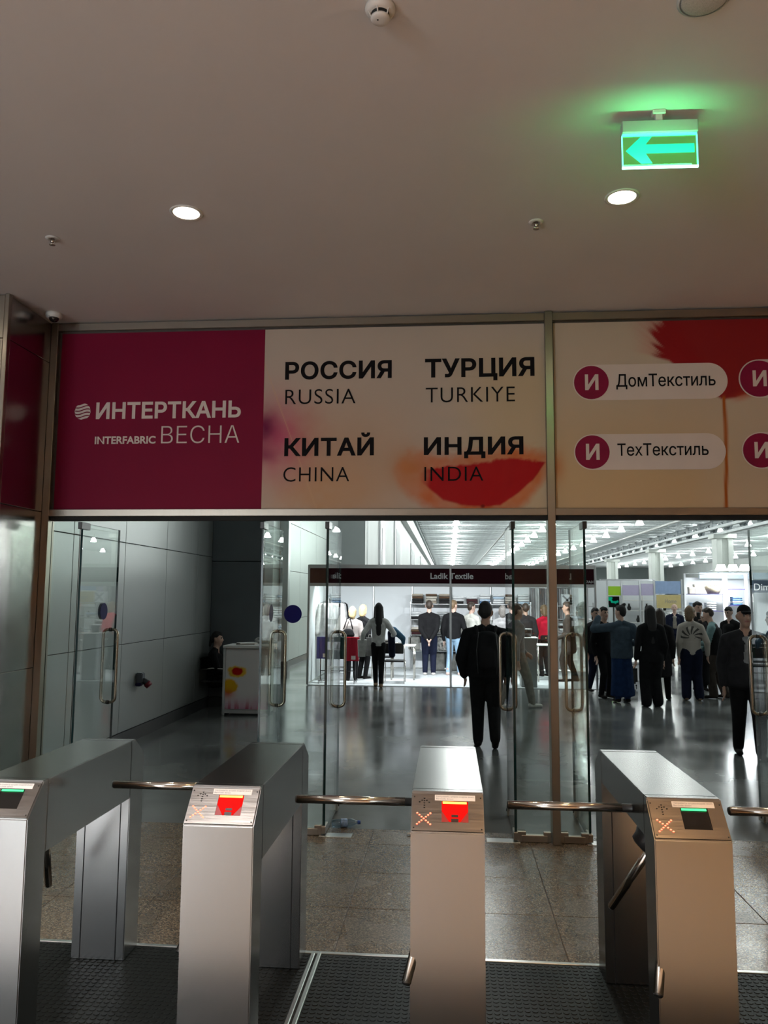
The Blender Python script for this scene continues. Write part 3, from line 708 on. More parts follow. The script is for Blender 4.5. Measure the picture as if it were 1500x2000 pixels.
for y0, y1, z1 in ((34.5, 36.8, 5.3), (44, 49, 6.1), (63, 69, 6.1), (84, 92, 6.1)):
    mb = MB().bbox(-3.13, -3.02, y0, y1, 0, z1, M['octa'], .02, 1); mb.build('door_frame', h3)
    MB().box(-3.02, -3.0, y0+.5, y1-.5, 0, z1-.4, M['joist_dark'] if y0 > 40 else mat('cabinet_grey', (.33, .36, .37), .4, noise=.05)).build('door_panel', h3)
MB().box(-3.12, -2.75, 29.9, YE, 6.7, 7.6, M['hall_white']).build('ledge_beam', h3)
MB().tube([(-2.9, 30, 8.2), (-2.9, YE, 8.2)], .12, M['joist_dark'], 8).build('duct', h3)
plain('wall_hall_end', -4.4, 48, YE, YE+.3, 0, 9.3, mat('hall_end_wall', (.36, .42, .41), .6, noise=.05, nscale=.1))
plain('wall_hall_right', 48, 48.3, 6.3, YE, 0, 9.3, M['hall_white'])
rc = struct('hall_ceiling')
MB().box(-4.4, 48, 6.3, YE, 9.12, 9.3, M['deck']).build('deck', rc)
mb = MB(); z0, z1 = 8.30, 8.98          # one open-web joist, copied along the hall
mb.box(-2.7, 47.8, -.11, .11, z1, z1+.12, M['joist']).box(-2.7, 47.8, -.09, .09, z0, z0+.11, M['joist'])
for k in range(30):
    x = -2.5+k*1.66
    for a, b in (((x, 0, z0+.1), (x+.83, 0, z1)), ((x+.83, 0, z1), (x+1.66, 0, z0+.1))): mb.tube([a, b], .045, M['joist'], 4, smooth=False)
jm = mb.mesh('roof_joist')
rib = MB().box(-3.1, 47.9, -.16, .16, 9.03, 9.13, M['deck']).mesh('deck_rib')
y = 22
while y < YE-2:
    link('roof_joist', jm, rc, (0, y, 0)); link('deck_rib', rib, rc, (0, y+1.0, 0)); y += 2.0
mb = MB().box(21.75, 22.25, 20, YE, 6.95, 7.15, M['joist']).box(21.85, 22.15, 20, YE, 7.95, 8.2, M['joist_dark'])
for k in range(46): yy = 20+k*3.35; mb.tube([(22, yy, 7.1), (22, yy+1.67, 8.0), (22, yy+3.35, 7.1)], .11, M['joist_dark'], 4, smooth=False); mb.box(21.8, 22.2, yy-.3, yy+.3, 7.2, 8.3, M['joist_dark'])
mb.build('girder', rc)
mb = MB().box(21.0, 21.3, 20, YE, 7.3, 7.5, M['joist']); mb.build('cable_tray', rc)
MB().tube([(5.4, 10, 8.12), (5.4, YE, 8.12)], .10, M['white'], 6).build('pipe', rc)
MB().tube([(18.7, 10, 8.12), (18.7, YE, 8.12)], .11, M['white'], 6).build('pipe', rc)
colm = mat('hall_column_white', (.72, .76, .72), .5, noise=.03, nscale=.5)
for k, y in enumerate((22, 43.5, 65, 85.5, 108, 132)):
    c = struct('hall_column', (22, y, 0))
    MB().bbox(-.65, -.25, -.6, .6, 0, 6.95, colm, .03, 1).bbox(.25, .65, -.6, .6, 0, 6.95, colm, .03, 1).box(-.26, .26, -.4, .5, 0, 6.95, mat('hall_column_web', (.60, .64, .60), .5, noise=.03)).build('shaft', c)
    MB().bbox(-.9, .9, -.7, .7, 6.6, 6.96, colm, .03, 1).build('capital', c)
# high-bay lamps
LAMP = 72
shade_m = emis('lamp_shade_glow', (.93, 1, .97), LAMP)
sm_ = MB().lathe([(.12, .0), (.20, -.16), (.31, -.40), (.34, -.47), (.30, -.475)], shade_m, seg=10).mesh('lamp_shade')
gm_ = MB().lathe([(.04, .42), (.10, .38), (.12, .30), (.12, .0)], M['white'], seg=8).mesh('gear_housing')
rm_ = MB().tube([(0, 0, .40), (0, 0, .55)], .02, M['white'], 5).mesh('hanger')
rows = [.6, 8.3, 15.2, 23.6, 33.4, 41.5]
names = ['directly behind the two-word stand sign', 'left of the steel post', 'left of the white columns', 'over the white columns', 'right of the white columns', 'far right']
ORD = ['nearest', 'second', 'third', 'fourth', 'fifth', 'sixth', 'seventh', 'eighth', 'ninth', 'tenth', 'eleventh', 'twelfth', 'thirteenth', 'fourteenth', 'fifteenth', 'sixteenth', 'farthest', 'last']
for ri, x in enumerate(rows):
    y = 16.8; k = -6
    while y < 160:
        vis = y > 55  # nearer lamps are out of view, added to light the hall
        t = thing('pendant_lamp', 'glowing bell-shaped hall lamp, %s in the row %s' % (ORD[k] if vis else 'added unseen overhead', ['over the maroon sign', 'left of the steel post', 'left of the columns', 'over the columns', 'right of the columns', 'at the far right'][ri]), 'pendant lamp', (x, y, 8.1), group='pendant lamps under the hall roof')
        link('lamp_shade', sm_, t); link('gear_housing', gm_, t); link('hanger', rm_, t)
        y += 6.7; k += 1
# ================================================================== people
SK = [mat('skin_%d' % i, c, .55, noise=.06, nscale=30) for i, c in enumerate([(.52, .33, .25), (.42, .25, .18), (.60, .40, .32)])]
def cloth(name, c, r=.85): return mat('cloth_'+name, c, r, noise=.18, nscale=14, bump=.35, bscale=45, spec=.12)
EYE = mat('eye_dark', (.02, .015, .012), .3, noise=.1); LIP = mat('lip', (.35, .14, .12), .5, noise=.05)
class Fig:
    def __init__(s): s.p = []
    def cap(s, a, b, ra, rb, m, flat=None, k=1.0, e=1.0): s.p.append((Vector(a), Vector(b), ra, rb, m, Vector(flat) if flat else None, k, e))
    def mesh(s, name, voxel=.013, smooth=3):
        vs = []; fs = []
        for a, b, ra, rb, m, fl, k, e in s.p:
            w = b-a; Lh = w.length; w = w/Lh if Lh > 1e-6 else Vector((0, 0, 1))
            if fl is not None:
                v = fl-w*fl.dot(w); v = v.normalized() if v.length > 1e-4 else w.orthogonal().normalized()
            else: v = w.orthogonal().normalized()
            u = v.cross(w); sg = 14; rings = []
            for ph in (-75, -50, -25, 0): rings.append((a+w*(ra*e*math.sin(R(ph))), ra*math.cos(R(ph))))
            for ph in (0, 25, 50, 75): rings.append((b+w*(rb*e*math.sin(R(ph))), rb*math.cos(R(ph))))
            o = len(vs)
            for c, r in rings:
                for q in range(sg):
                    an = 2*math.pi*q/sg; vs.append(c+u*(r*math.cos(an))+v*(r*k*math.sin(an)))
            for i in range(len(rings)-1):
                for q in range(sg):
                    q2 = (q+1) % sg; fs.append((o+i*sg+q, o+i*sg+q2, o+(i+1)*sg+q2, o+(i+1)*sg+q))
            fs.append(tuple(o+q for q in range(sg-1, -1, -1))); fs.append(tuple(o+(len(rings)-1)*sg+q for q in range(sg)))
        me = bpy.data.meshes.new('tmp'); me.from_pydata([tuple(v) for v in vs], [], fs); me.update()
        bm = bmesh.new(); bm.from_mesh(me); bmesh.ops.recalc_face_normals(bm, faces=bm.faces[:]); bm.to_mesh(me); bm.free()
        ob = bpy.data.objects.new('tmp', me); COL.objects.link(ob)
        md = ob.modifiers.new('r', 'REMESH'); md.mode = 'VOXEL'; md.voxel_size = voxel
        if smooth: ms = ob.modifiers.new('s', 'SMOOTH'); ms.iterations = smooth; ms.factor = .5
        bpy.context.view_layer.update(); dg = bpy.context.evaluated_depsgraph_get()
        out = bpy.data.meshes.new_from_object(ob.evaluated_get(dg)); bpy.data.objects.remove(ob); bpy.data.meshes.remove(me)
        nf = len(out.polygons); c = np.empty(nf*3, 'f'); out.polygons.foreach_get('center', c); c = c.reshape(-1, 3)
        best = np.full(nf, 1e9); lab = np.zeros(nf, int); mats = []
        for a, b, ra, rb, m, fl, k, e in s.p:
            if m not in mats: mats.append(m)
            w = b-a; Lh = w.length; w = w/Lh if Lh > 1e-6 else Vector((0, 0, 1)); W = np.array(w)
            d = c-np.array(a); t = np.clip(d@W/max(Lh, 1e-6), 0, 1) if Lh > 1e-6 else np.zeros(nf)
            q = d-t[:, None]*W*Lh; al = q@W; q = q+np.outer(al/e-al, W)
            if fl is not None:
                v = fl-w*fl.dot(w); v = np.array(v.normalized()); ct = q@v; q = q+np.outer(ct/k-ct, v)
            di = np.linalg.norm(q, axis=1)-(ra+(rb-ra)*t); better = di < best; best[better] = di[better]; lab[better] = mats.index(m)
        out.materials.clear()
        for m in mats: out.materials.append(m)
        out.polygons.foreach_set('material_index', lab.astype('i')); out.polygons.foreach_set('use_smooth', np.ones(nf, bool)); out.name = name; out.update()
        return out
def rotz(p, a): c, s = math.cos(a), math.sin(a); return Vector((p[0]*c-p[1]*s, p[0]*s+p[1]*c, p[2]))
def ik(S, W, la, lb, pole):
    d = W-S; L = min(d.length, (la+lb)*.995); d.normalize(); W = S+d*L
    x = (la*la-lb*lb+L*L)/(2*L); h = math.sqrt(max(0, la*la-x*x)); pole = Vector(pole); pole = pole-d*pole.dot(d)
    pole = pole.normalized() if pole.length > 1e-4 else d.orthogonal().normalized()
    return S+d*x+pole*h, W
def hand(F, W, d, side, h, m, palm=(1, 0, 0), curl=.5):
    """palm and five separate fingers; d = direction of the forearm, palm = thin axis of the hand"""
    d = d.normalized(); n = Vector(palm); n = (n-d*n.dot(d)); n = n.normalized() if n.length > 1e-3 else d.orthogonal().normalized()
    s = d.cross(n)
    F.cap(W, W+d*.048*h, .0165*h, .022*h, m, n, .55)
    for i, (o, L) in enumerate(((-.0165, .040), (-.0055, .046), (.0055, .043), (.0165, .034))):
        b = W+d*.056*h+s*o*1.15*h; k1 = b+d*L*.55*h+n*(-.010*curl*h)*side; k2 = k1+(d*(1-.5*curl)-n*side*.9*curl).normalized()*L*.6*h
        F.cap(b, k1, .0062*h, .0056*h, m); F.cap(k1, k2, .0056*h, .005*h, m)
    tb = W+d*.016*h-s*.017*h; tk = tb+(d*.7-s*.7).normalized()*.028*h; te = tk+(d*.95-s*.15-n*side*.3).normalized()*.026*h
    F.cap(tb, tk, .0085*h, .0068*h, m); F.cap(tk, te, .0068*h, .0056*h, m)
GROUP = {'stand': 'visitors inside the maroon-signed stand', 'hall': 'visitors standing in the hall'}
def person(label, X, Y, h, face, top, bot, shoe, hair, hairstyle='short', skin=0, wide=1.0, fat=1.0, aL=None, aR=None, legs=(0, 0), spread=.05, hy=0, hp=0, lean=0, side_lean=0, skirt=None, coat=None, legw=1.0, short_sleeve=False, inner=None, z=0, group=None, hem=.47, sit=False, voxel=.013, cuff=None, vest=None, cap=None, heel=(0, 0), sleeve=1.0):
    t = thing('person', label, 'person', (X, Y, z), R(face), group)
    F = Fig(); sk = SK[skin]; V_ = lambda x, y, z: Vector((x*h, y*h, z*h)); yf = (0, 1, 0)
    zs = -.235 if sit else 0.0                      # a sitting torso sits lower
    ly = lean; lx = side_lean
    def T(x, y, z):                                  # torso point with lean
        k = max(0, (z-.5)/.32); return V_(x+lx*k, y+ly*k, z+zs)
    hw_ = .072*wide; tm = top
    # pelvis and torso
    F.cap(T(-.036*wide, -.005, .505), T(.036*wide, -.005, .505), .058*fat, .058*fat, bot, yf, .95)
    F.p[-1] = F.p[-1][:2]+(.060*fat**.7*h, .060*fat**.7*h)+F.p[-1][4:]
    def cp(a, b, ra, rb, m, k=1.0, e=1.0, fl=yf): F.cap(a, b, ra*h, rb*h, m, fl, k, e)
    cp(T(0, 0, hem+.03), T(0, 0, .62), .096*fat*wide**.5, .092*fat*wide**.5, tm, .74, .3)
    cp(T(0, 0, .60), T(0, -.003, .745), .093*fat*wide**.5, .104*wide, tm, .68, .45)
    for s_ in (-1, 1): cp(T(s_*.022, -.006, .806), T(s_*.086*wide, -.004, .776), .040, .042*fat**.5, tm)
    if inner is not None: cp(T(0, .055*fat, .60), T(0, .05*fat, .78), .034, .030, inner, .9, .6)
    if vest is not None:
        cp(T(0, 0, hem+.02), T(0, 0, .62), .103*fat*wide**.5, .100*fat*wide**.5, vest, .78, .3); cp(T(0, 0, .60), T(0, -.003, .745), .100*fat*wide**.5, .108*wide, vest, .74, .4)
        cp(T(-.045*wide, -.004, .782), T(.045*wide, -.004, .782), .050, .050, vest)
    if coat is not None: cp(V_(0, 0, coat+.04), T(0, 0, .60), .112*fat*wide, .10*fat*wide, tm, .80, .3)
    # legs
    if not sit:
        for s, dy, hl in ((-1, legs[0], heel[0]), (1, legs[1], heel[1])):
            x = s*spread; hip = V_(s*.046*wide, 0, .50); up = hl; ank = V_(x, dy, .05+up)
            knee, _ = ik(hip, ank, .232*h, .232*h, (0, 1, 0))
            lw = legw*fat**.4
            F.cap(hip, knee, .056*lw*h, .042*lw*h, bot); F.cap(knee, ank, .041*lw*h, .031*lw*h*(1.25 if legw > 1.15 else 1), bot)
            a, b = (V_(x*1.02, dy-.018, .022+up), V_(x*1.15, dy+.088, .017+up*.15)) if not hl else (V_(x, dy-.012, .03+up), V_(x*1.05, dy+.062, .016))
            F.cap(a, b, .027*h, .023*h, shoe, (0, 0, 1), .72); F.cap(V_(x, dy-.01, .03+up), ank, .027*h, .026*h, shoe)
            if cuff is not None: F.cap(V_(x, dy, .055+up), V_(x, dy, .085+up), .026*h, .026*h, cuff)
        if skirt is not None: cp(V_(0, 0, skirt+.02), V_(0, -.005, .50), .118*wide, .088*wide, bot, .72, .15)
    else:
        for s in (-1, 1):
            hip = V_(s*.05, 0, .50+zs); knee = V_(s*.055, .24, .285); ank = V_(s*.055, .23, .05)
            F.cap(hip, knee, .056*h, .043*h, bot); F.cap(knee, ank, .040*h, .030*h, bot)
            F.cap(V_(s*.055, .215, .022), V_(s*.06, .32, .017), .026*h, .022*h, shoe, (0, 0, 1), .72)
    # arms
    for s, tgt in ((-1, aL), (1, aR)):
        S = T(s*.100*wide, -.004, .772); tg = tgt or (s*(.128*wide), .02, .465+zs)
        pole = (s*.5, -1, -.3); palm = (1, 0, 0)
        if len(tg) > 3: pole = tg[3]
        E, Wp = ik(S, V_(*tg[:3]), .172*h, .150*h, pole); ad = (Wp-E).normalized()
        F.cap(S, E, .040*fat**.5*h*sleeve**.5, .033*fat**.5*h*sleeve, tm)
        if short_sleeve: F.cap(E, Wp, .026*h, .019*h, sk)
        else: F.cap(E, Wp-ad*.01*h, .032*fat**.5*h*sleeve, .0245*fat**.5*h*sleeve, tm); F.cap(Wp-ad*.02*h, Wp, .018*h, .017*h, sk)
        hand(F, Wp, ad, s, h, sk, palm=(-1, 0, 0) if abs(ad.x) < .7 else (0, 1, 0))
    # neck and head
    nb = T(0, .0, .80); hc = T(0, .012, .872)
    F.cap(nb, T(0, .010, .872), .034*h, .031*h, sk)
    def Hd(x, y, z):                               # head frame: z measured from neck pivot at .872
        p = Vector((x, y, z-.872)); c, s = math.cos(R(hp)), math.sin(R(hp)); p = Vector((p.x, p.y*c-p.z*s, p.y*s+p.z*c)); p = rotz(p, R(hy)); return hc+p*h
    fd = rotz((0, 1, 0), R(hy))
    def hcap(f, a, b, ra, rb, m, k=1.0, e=1.0, fl=None): f.cap(Hd(*a), Hd(*b), ra*h, rb*h, m, fl or fd, k, e)
    hcap(F, (0, .002, .922), (0, -.004, .950), .045, .047, sk, 1.16); hcap(F, (0, .022, .880), (0, .016, .912), .028, .039, sk, 1.05)
    hcap(F, (0, .061, .915), (0, .052, .932), .0085, .006, sk); hcap(F, (-.0055, .054, .914), (.0055, .054, .914), .007, .007, sk)
    for s in (-1, 1):
        hcap(F, (s*.0465, -.004, .912), (s*.0485, -.008, .932), .008, .010, sk); hcap(F, (s*.0180, .0490, .934), (s*.0190, .0490, .934), .0042, .0042, EYE)
        hcap(F, (s*.010, .0505, .944), (s*.026, .0465, .945), .0030, .0030, hair if hairstyle != 'bald' else sk)
    hcap(F, (-.012, .0495, .896), (.012, .0495, .896), .0052, .0052, LIP)
    body = link('body', F.mesh('body', voxel), t)
    # hair
    G = Fig(); hs = hairstyle
    if hs in ('short', 'bun', 'long', 'bob', 'pony', 'curly', 'thin'):
        hcap(G, (0, -.014, .932), (0, -.008, .957), .047, .048, hair, 1.13); hcap(G, (0, .026, .974), (0, -.01, .972), .028, .038, hair)
        for s in (-1, 1): hcap(G, (s*.034, .012, .965), (s*.038, -.008, .94), .014, .012, hair)
    if hs == 'short': hcap(G, (0, -.032, .91), (0, -.03, .94), .028, .034, hair)
    if hs == 'curly':
        for k in range(14): a = k*2.4; hcap(G, (.034*math.cos(a), -.012+.036*math.sin(a), .955+.018*math.sin(k*1.7)), (.036*math.cos(a), -.012+.038*math.sin(a), .96+.018*math.sin(k*1.7)), .018, .018, hair)
    if hs == 'long':
        hcap(G, (0, -.040, .95), (0, -.062, .80), .046, .046, hair, .55); hcap(G, (0, -.062, .80), (0, -.068, .64), .046, .030, hair, .42)
        for s in (-1, 1): hcap(G, (s*.04, -.004, .95), (s*.046, -.028, .82), .016, .018, hair)
    if hs == 'bob':
        hcap(G, (0, -.022, .945), (0, -.030, .875), .052, .044, hair, .85)
        for s in (-1, 1): hcap(G, (s*.042, .004, .95), (s*.042, -.004, .885), .014, .012, hair)
    if hs == 'bun': hcap(G, (0, -.03, .91), (0, -.03, .94), .030, .036, hair); hcap(G, (.018, -.030, 1.004), (.024, -.034, 1.010), .020, .018, hair)
    if hs == 'pony': hcap(G, (0, -.03, .91), (0, -.03, .94), .028, .035, hair); hcap(G, (0, -.058, .945), (0, -.075, .86), .018, .012, hair)
    if hs == 'thin': pass
    if hs == 'bald': hcap(G, (0, -.034, .915), (0, -.036, .93), .022, .022, hair); [hcap(G, (s*.036, -.02, .918), (s*.036, -.018, .935), .012, .012, hair) for s in (-1, 1)]
    if hs == 'cap':
        hcap(G, (0, -.006, .955), (0, -.008, .966), .0465, .045, cap or hair, 1.15); hcap(G, (-.014, .055, .955), (.014, .055, .955), .028, .028, cap or hair, .35, fl=Vector((0, 0, 1))); hcap(G, (0, -.034, .91), (0, -.032, .93), .026, .03, hair)
    link('hair' if hs != 'cap' else 'cap', G.mesh('hair', .011, 2), t)
    return t
BLK = cloth('black', (.010, .010, .011)); BLK2 = cloth('charcoal', (.022, .021, .023)); NAVY = cloth('navy', (.010, .013, .030)); DENIM = cloth('denim', (.055, .080, .105)); BLUE = cloth('blue_skirt', (.012, .030, .085))
LJEANS = cloth('light_jeans', (.28, .42, .56)); WHT = cloth('white', (.62, .62, .60)); CREAM = cloth('cream_shirt', (.55, .55, .50)); GREY = cloth('grey', (.24, .24, .24)); BEIGE = cloth('beige', (.42, .38, .36)); REDC = cloth('red', (.50, .010, .035))
BROWN = cloth('brown', (.045, .036, .030)); KHAKI = cloth('khaki', (.22, .20, .17)); TEAL = cloth('teal_hoodie', (.16, .26, .27)); WSHOE = cloth('white_shoe', (.65, .62, .58)); BSHOE = cloth('black_shoe', (.012, .011, .010)); PSHOE = cloth('pink_shoe', (.60, .45, .40)); TAN = cloth('tan', (.25, .17, .11))
HB = mat('hair_black', (.008, .007, .007), .45, noise=.3, nscale=60, bump=.5, bscale=120, stretch=(1, 1, .15)); HB.node_tree.nodes['Principled BSDF'].inputs['Roughness'].default_value = .75; HBR = mat('hair_brown', (.035, .022, .014), .5, noise=.3, nscale=60, bump=.5, bscale=120, stretch=(1, 1, .15)); HBL = mat('hair_blond', (.55, .43, .22), .5, noise=.3, nscale=60, bump=.5, bscale=120, stretch=(1, 1, .15)); HG = mat('hair_grey', (.12, .11, .10), .5, noise=.4, nscale=60, bump=.5, bscale=120); HLB = mat('hair_light_brown', (.16, .10, .05), .5, noise=.3, nscale=60, bump=.5, bscale=120)
def striped():
    m = bpy.data.materials.new('leaf_pattern_knit'); m.use_nodes = True; nt = m.node_tree; N = nt.nodes; L = nt.links; b = N['Principled BSDF']; b.inputs['Roughness'].default_value = .9
    tc = N.new('ShaderNodeTexCoord'); sp = N.new('ShaderNodeSeparateXYZ'); L.new(tc.outputs['Object'], sp.inputs[0])
    def mth(op, a, b_=None):
        n = N.new('ShaderNodeMath'); n.operation = op
        for i_, v in enumerate((a, b_)):
            if v is None: continue
            if isinstance(v, (int, float)): n.inputs[i_].default_value = v
            else: L.new(v, n.inputs[i_])
        return n.outputs[0]
    dz = mth('SUBTRACT', sp.outputs[2], 1.14); an = mth('ARCTAN2', dz, sp.outputs[0]); rad = mth('SQRT', mth('ADD', mth('MULTIPLY', dz, dz), mth('MULTIPLY', sp.outputs[0], sp.outputs[0])))
    st_ = mth('GREATER_THAN', mth('SINE', mth('ADD', mth('MULTIPLY', an, 11.0), mth('MULTIPLY', rad, 25.0))), .25); lo = mth('GREATER_THAN', rad, .05); hi = mth('LESS_THAN', rad, .19); fac = mth('MULTIPLY', mth('MULTIPLY', st_, lo), mth('MULTIPLY', hi, mth('GREATER_THAN', dz, -.03)))
    mx = N.new('ShaderNodeMix'); mx.data_type = 'RGBA'; mx.inputs[6].default_value = (.42, .38, .33, 1); mx.inputs[7].default_value = (.06, .055, .05, 1)
    L.new(fac, mx.inputs[0]); L.new(mx.outputs[2], b.inputs['Base Color']); return m
KNIT = striped()
# nearest two
person('man in black jacket walking away into the hall, black backpack on his back', .45, 9.83, 1.775, 0, BLK, BLK, BSHOE, HB, 'short', 1, 1.22, 1.25, legs=(.07, -.07), spread=.055, sleeve=1.2, aL=(-.148, .07, .49, (-.55, -1, 0)), aR=(.145, .09, .50, (.55, -1, 0)), legw=1.08, hy=-14, voxel=.011, heel=(0, .03), hem=.47)
person('man in open dark jacket and cap walking towards the doors at the right edge', 3.50, 9.70, 1.75, 172, BLK2, BLK, BSHOE, HBR, 'cap', 1, 1.18, 1.12, legs=(.10, -.10), spread=.05, legw=1.1, inner=GREY, hy=8, voxel=.011, cap=BLK, coat=.44)
# inside the stand
person('blond woman in beige sweater seen from behind, black bag on her shoulder', -2.11, 17.1, 1.60, 8, BEIGE, BLK, BSHOE, HBL, 'bob', 2, 1.02, 1.05, aL=(-.13, .10, .56), group=None)
person('second blond woman, half hidden behind the one with the black bag', -1.93, 17.55, 1.64, -30, BLK, BLK, BSHOE, HBL, 'bob', 2, .95, .95)
person('woman with long black hair in white top and black trousers, jacket over her arm', -1.44, 16.06, 1.69, 6, WHT, BLK, TAN, HB, 'long', 0, .92, .92, aL=(-.20, .04, .53), aR=(.165, .10, .60), legs=(.03, -.08), spread=.03, legw=.95)
person('man all in black with hands clasped behind his back before the shelves', -.47, 18.55, 1.74, 0, BLK, NAVY, WSHOE, HBR, 'short', 2, 1.10, 1.08, aL=(-.03, -.10, .49, (-1, -.3, -.2)), aR=(.03, -.11, .49, (1, -.3, -.2)), spread=.055, legw=1.1)
person('man in black hoodie and pale blue jeans before the towel shelves', .10, 18.6, 1.75, -12, BLK, LJEANS, PSHOE, HLB, 'short', 2, 1.06, 1.05, legs=(0, .03), spread=.075, aR=(.15, .10, .50), hy=-30, short_sleeve=False, legw=.98, cuff=SK[2])
person('young man in cream shirt turned right beside the black hoodie', .52, 18.9, 1.70, -35, CREAM, BROWN, BSHOE, HBR, 'short', 2, 1.02, 1.02, hy=-25, aR=(.10, .16, .60))
person('woman with grey bob in pale jacket, partly behind the backpack man', 1.20, 17.9, 1.64, -10, GREY, BLK, BSHOE, HG, 'bob', 0, 1.0, 1.0)
person('person in grey jacket and beige trousers striding right, behind the glass door edge', 1.13, 13.46, 1.72, -68, GREY, KHAKI, WSHOE, HBR, 'short', 1, 1.05, 1.05, legs=(-.16, .14), spread=.04, aL=(-.13, .16, .52), aR=(.14, -.06, .47), hem=.42, legw=1.1)
person('man in black suit with white collar facing the shelves', 1.76, 18.4, 1.69, 10, BLK2, BLK, BSHOE, HBR, 'short', 1, 1.04, 1.04, hem=.42)
person('woman in bright red jacket with short light hair beside the steel post', 2.22, 18.7, 1.655, 25, REDC, BLK, BSHOE, HLB, 'bob', 2, .98, 1.0, aL=(-.08, .15, .58), hem=.48)
person('bearded man in brown coat facing left, profile between post and door', 2.61, 17.6, 1.73, 78, BROWN, BROWN, BSHOE, HBR, 'short', 1, 1.04, 1.05, coat=.34, legs=(.05, -.08), aL=(-.09, .12, .55), legw=1.05)
# group in the hall on the right
person('woman in dark jacket facing the others, left of the denim jacket', 2.88, 15.9, 1.63, 200, BLK2, NAVY, BSHOE, HB, 'pony', 1, 1.0, 1.02, legs=(.06, -.05), spread=.07, legw=1.1, coat=.42)
person('dark-haired man facing the denim jacket woman, mostly hidden behind her', 2.86, 14.95, 1.66, 205, BLK, BLK, BSHOE, HB, 'short', 0, 1.0, 1.0)
person('woman with hair bun in denim jacket and long blue skirt, arm raised', 3.05, 14.34, 1.70, 8, DENIM, BLUE, BSHOE, HB, 'bun', 0, 1.10, 1.18, sleeve=1.25, aL=(-.20, .12, .87, (-.9, -.4, -1)), aR=(.145, .10, .60), skirt=.055, hy=38, hem=.44)
person('woman with very long black hair in black jacket and wide black trousers', 3.43, 13.81, 1.70, 4, BLK, BLK, BSHOE, HB, 'long', 0, .98, 1.05, legs=(0, .02), spread=.06, legw=1.35, aL=(-.145, .03, .47), hem=.42)
person('person in long dark coat behind the long-haired woman', 3.83, 14.75, 1.64, -20, BLK2, BLK, BSHOE, HBR, 'long', 0, 1.0, 1.05, coat=.24, legs=(-.06, .05), spread=.06)
person('bald bearded man in dark blazer facing the camera, far back', 6.36, 22.9, 1.67, 165, NAVY, NAVY, WSHOE, HBR, 'bald', 2, 1.08, 1.06, inner=KHAKI, aR=(.11, .15, .58), voxel=.016, legs=(.05, -.05), spread=.06)
person('woman in leaf-patterned beige sweater and dark trousers seen from behind', 4.39, 14.8, 1.69, -8, KNIT, NAVY, TAN, HLB, 'bob', 0, .97, 1.06, spread=.065, legw=1.28, hy=-35, aR=(.165, .03, .48))
person('tall young dark-haired man in black jacket holding a phone to his mouth', 4.98, 16.3, 1.76, 190, BLK2, BLK, BSHOE, HB, 'curly', 0, 1.05, 1.05, aR=(.05, .16, .78, (1, -.3, -.6)), spread=.05)
person('stout man in black vest over teal hoodie leaning left, dark coat in hand', 4.96, 15.15, 1.66, 62, TEAL, BROWN, BSHOE, HBR, 'curly', 0, 1.08, 1.16, lean=.05, aL=(-.05, .22, .60, (-.3, -.6, -1)), aR=(.08, .20, .50), vest=BLK, spread=.07, legw=1.18, legs=(.04, -.06), hp=-14)
person('dark-haired person behind the man in the cap, only the head clear', 5.95, 17.3, 1.66, 130, BLK, BLK, BSHOE, HB, 'short', 2, 1.0, 1.0, hp=-15)
person('person in navy coat cut off by the right picture edge', 5.10, 12.9, 1.64, 90, NAVY, NAVY, BSHOE, HB, 'short', 1, 1.0, 1.05, coat=.4)
# guard at the info desk
person('woman in black seated against the grey wall, dark hair tied back', -3.80, 12.64, 1.62, -90, BLK, BLK, BSHOE, HB, 'pony', 0, 1.02, 1.18, sit=True, aL=(-.05, .20, .36), aR=(.05, .20, .36))
# ================================================================== the maroon-signed stand
YS0, YB = 16.2, 20.0; XL, XR = -2.92, 2.95
st = thing('exhibition_stand', 'white shell-scheme stand with maroon fascia board and grey carpet', 'stand', (0, 0, 0))
MB().box(XL, XR+.45, YS0, YB+.05, .0005, .012, M['maroon_carpet']).build('carpet', st)
for i in range(6):
    MB().box(XL+i*.99+.03, XL+(i+1)*.99-.01, YB, YB+.02, .05, 2.42, M['stand_panel']).build('back_panel', st)
for i in range(7): MB().bbox(XL+i*.99-.02, XL+i*.99+.02, YB-.02, YB+.02, .012, 2.48, M['octa'], .008, 1).build('post', st)
for i in range(4):
    MB().box(XL-.01, XL+.01, YS0+.03+i*.95, YS0+(i+1)*.95-.01, .05, 2.42, M['stand_panel']).build('side_panel', st)
for x, y in ((XL, YS0), (.028, YS0), (XR, YS0), (XL, 18.1), (XR, 17.15)): MB().bbox(x-.022, x+.022, y-.022, y+.022, .012, 2.48, M['octa'], .008, 1).build('post', st)
MB().box(XL, XR, YS0-.02, YS0+.02, 2.035, 2.10, M['octa']).build('fascia_rail', st); MB().box(XL, XR, YS0-.02, YS0+.02, 2.41, 2.485, M['octa']).build('fascia_rail', st)
fa = MB().box(XL+.02, XR-.02, YS0-.012, YS0+.012, 2.10, 2.41, M['maroon']).build('fascia_board', st)
for y0 in (YS0,): pass
MB().box(XR-.015, XR+.015, YS0, YB, 2.035, 2.10, M['octa']).build('fascia_rail', st); MB().box(XR-.015, XR+.015, YS0, YB, 2.41, 2.485, M['octa']).build('fascia_rail', st)
MB().box(XR-.01, XR+.01, YS0+.03, YB-.02, 2.10, 2.41, M['maroon']).build('fascia_board', st)
link('lettering', text_mesh('Ladik Textile', -.385, .495, 2.195, 2.318, YS0-.0125, M['letter_grey'], .022), fa)
link('lettering', text_mesh('7A01', 2.775, 2.925, 2.122, 2.175, YS0-.0125, M['letter_grey'], .012), fa)
link('lettering', text_mesh('Te', -2.66, -2.53, 2.19, 2.31, YS0-.0125, M['letter_grey'], .01), fa) if False else None
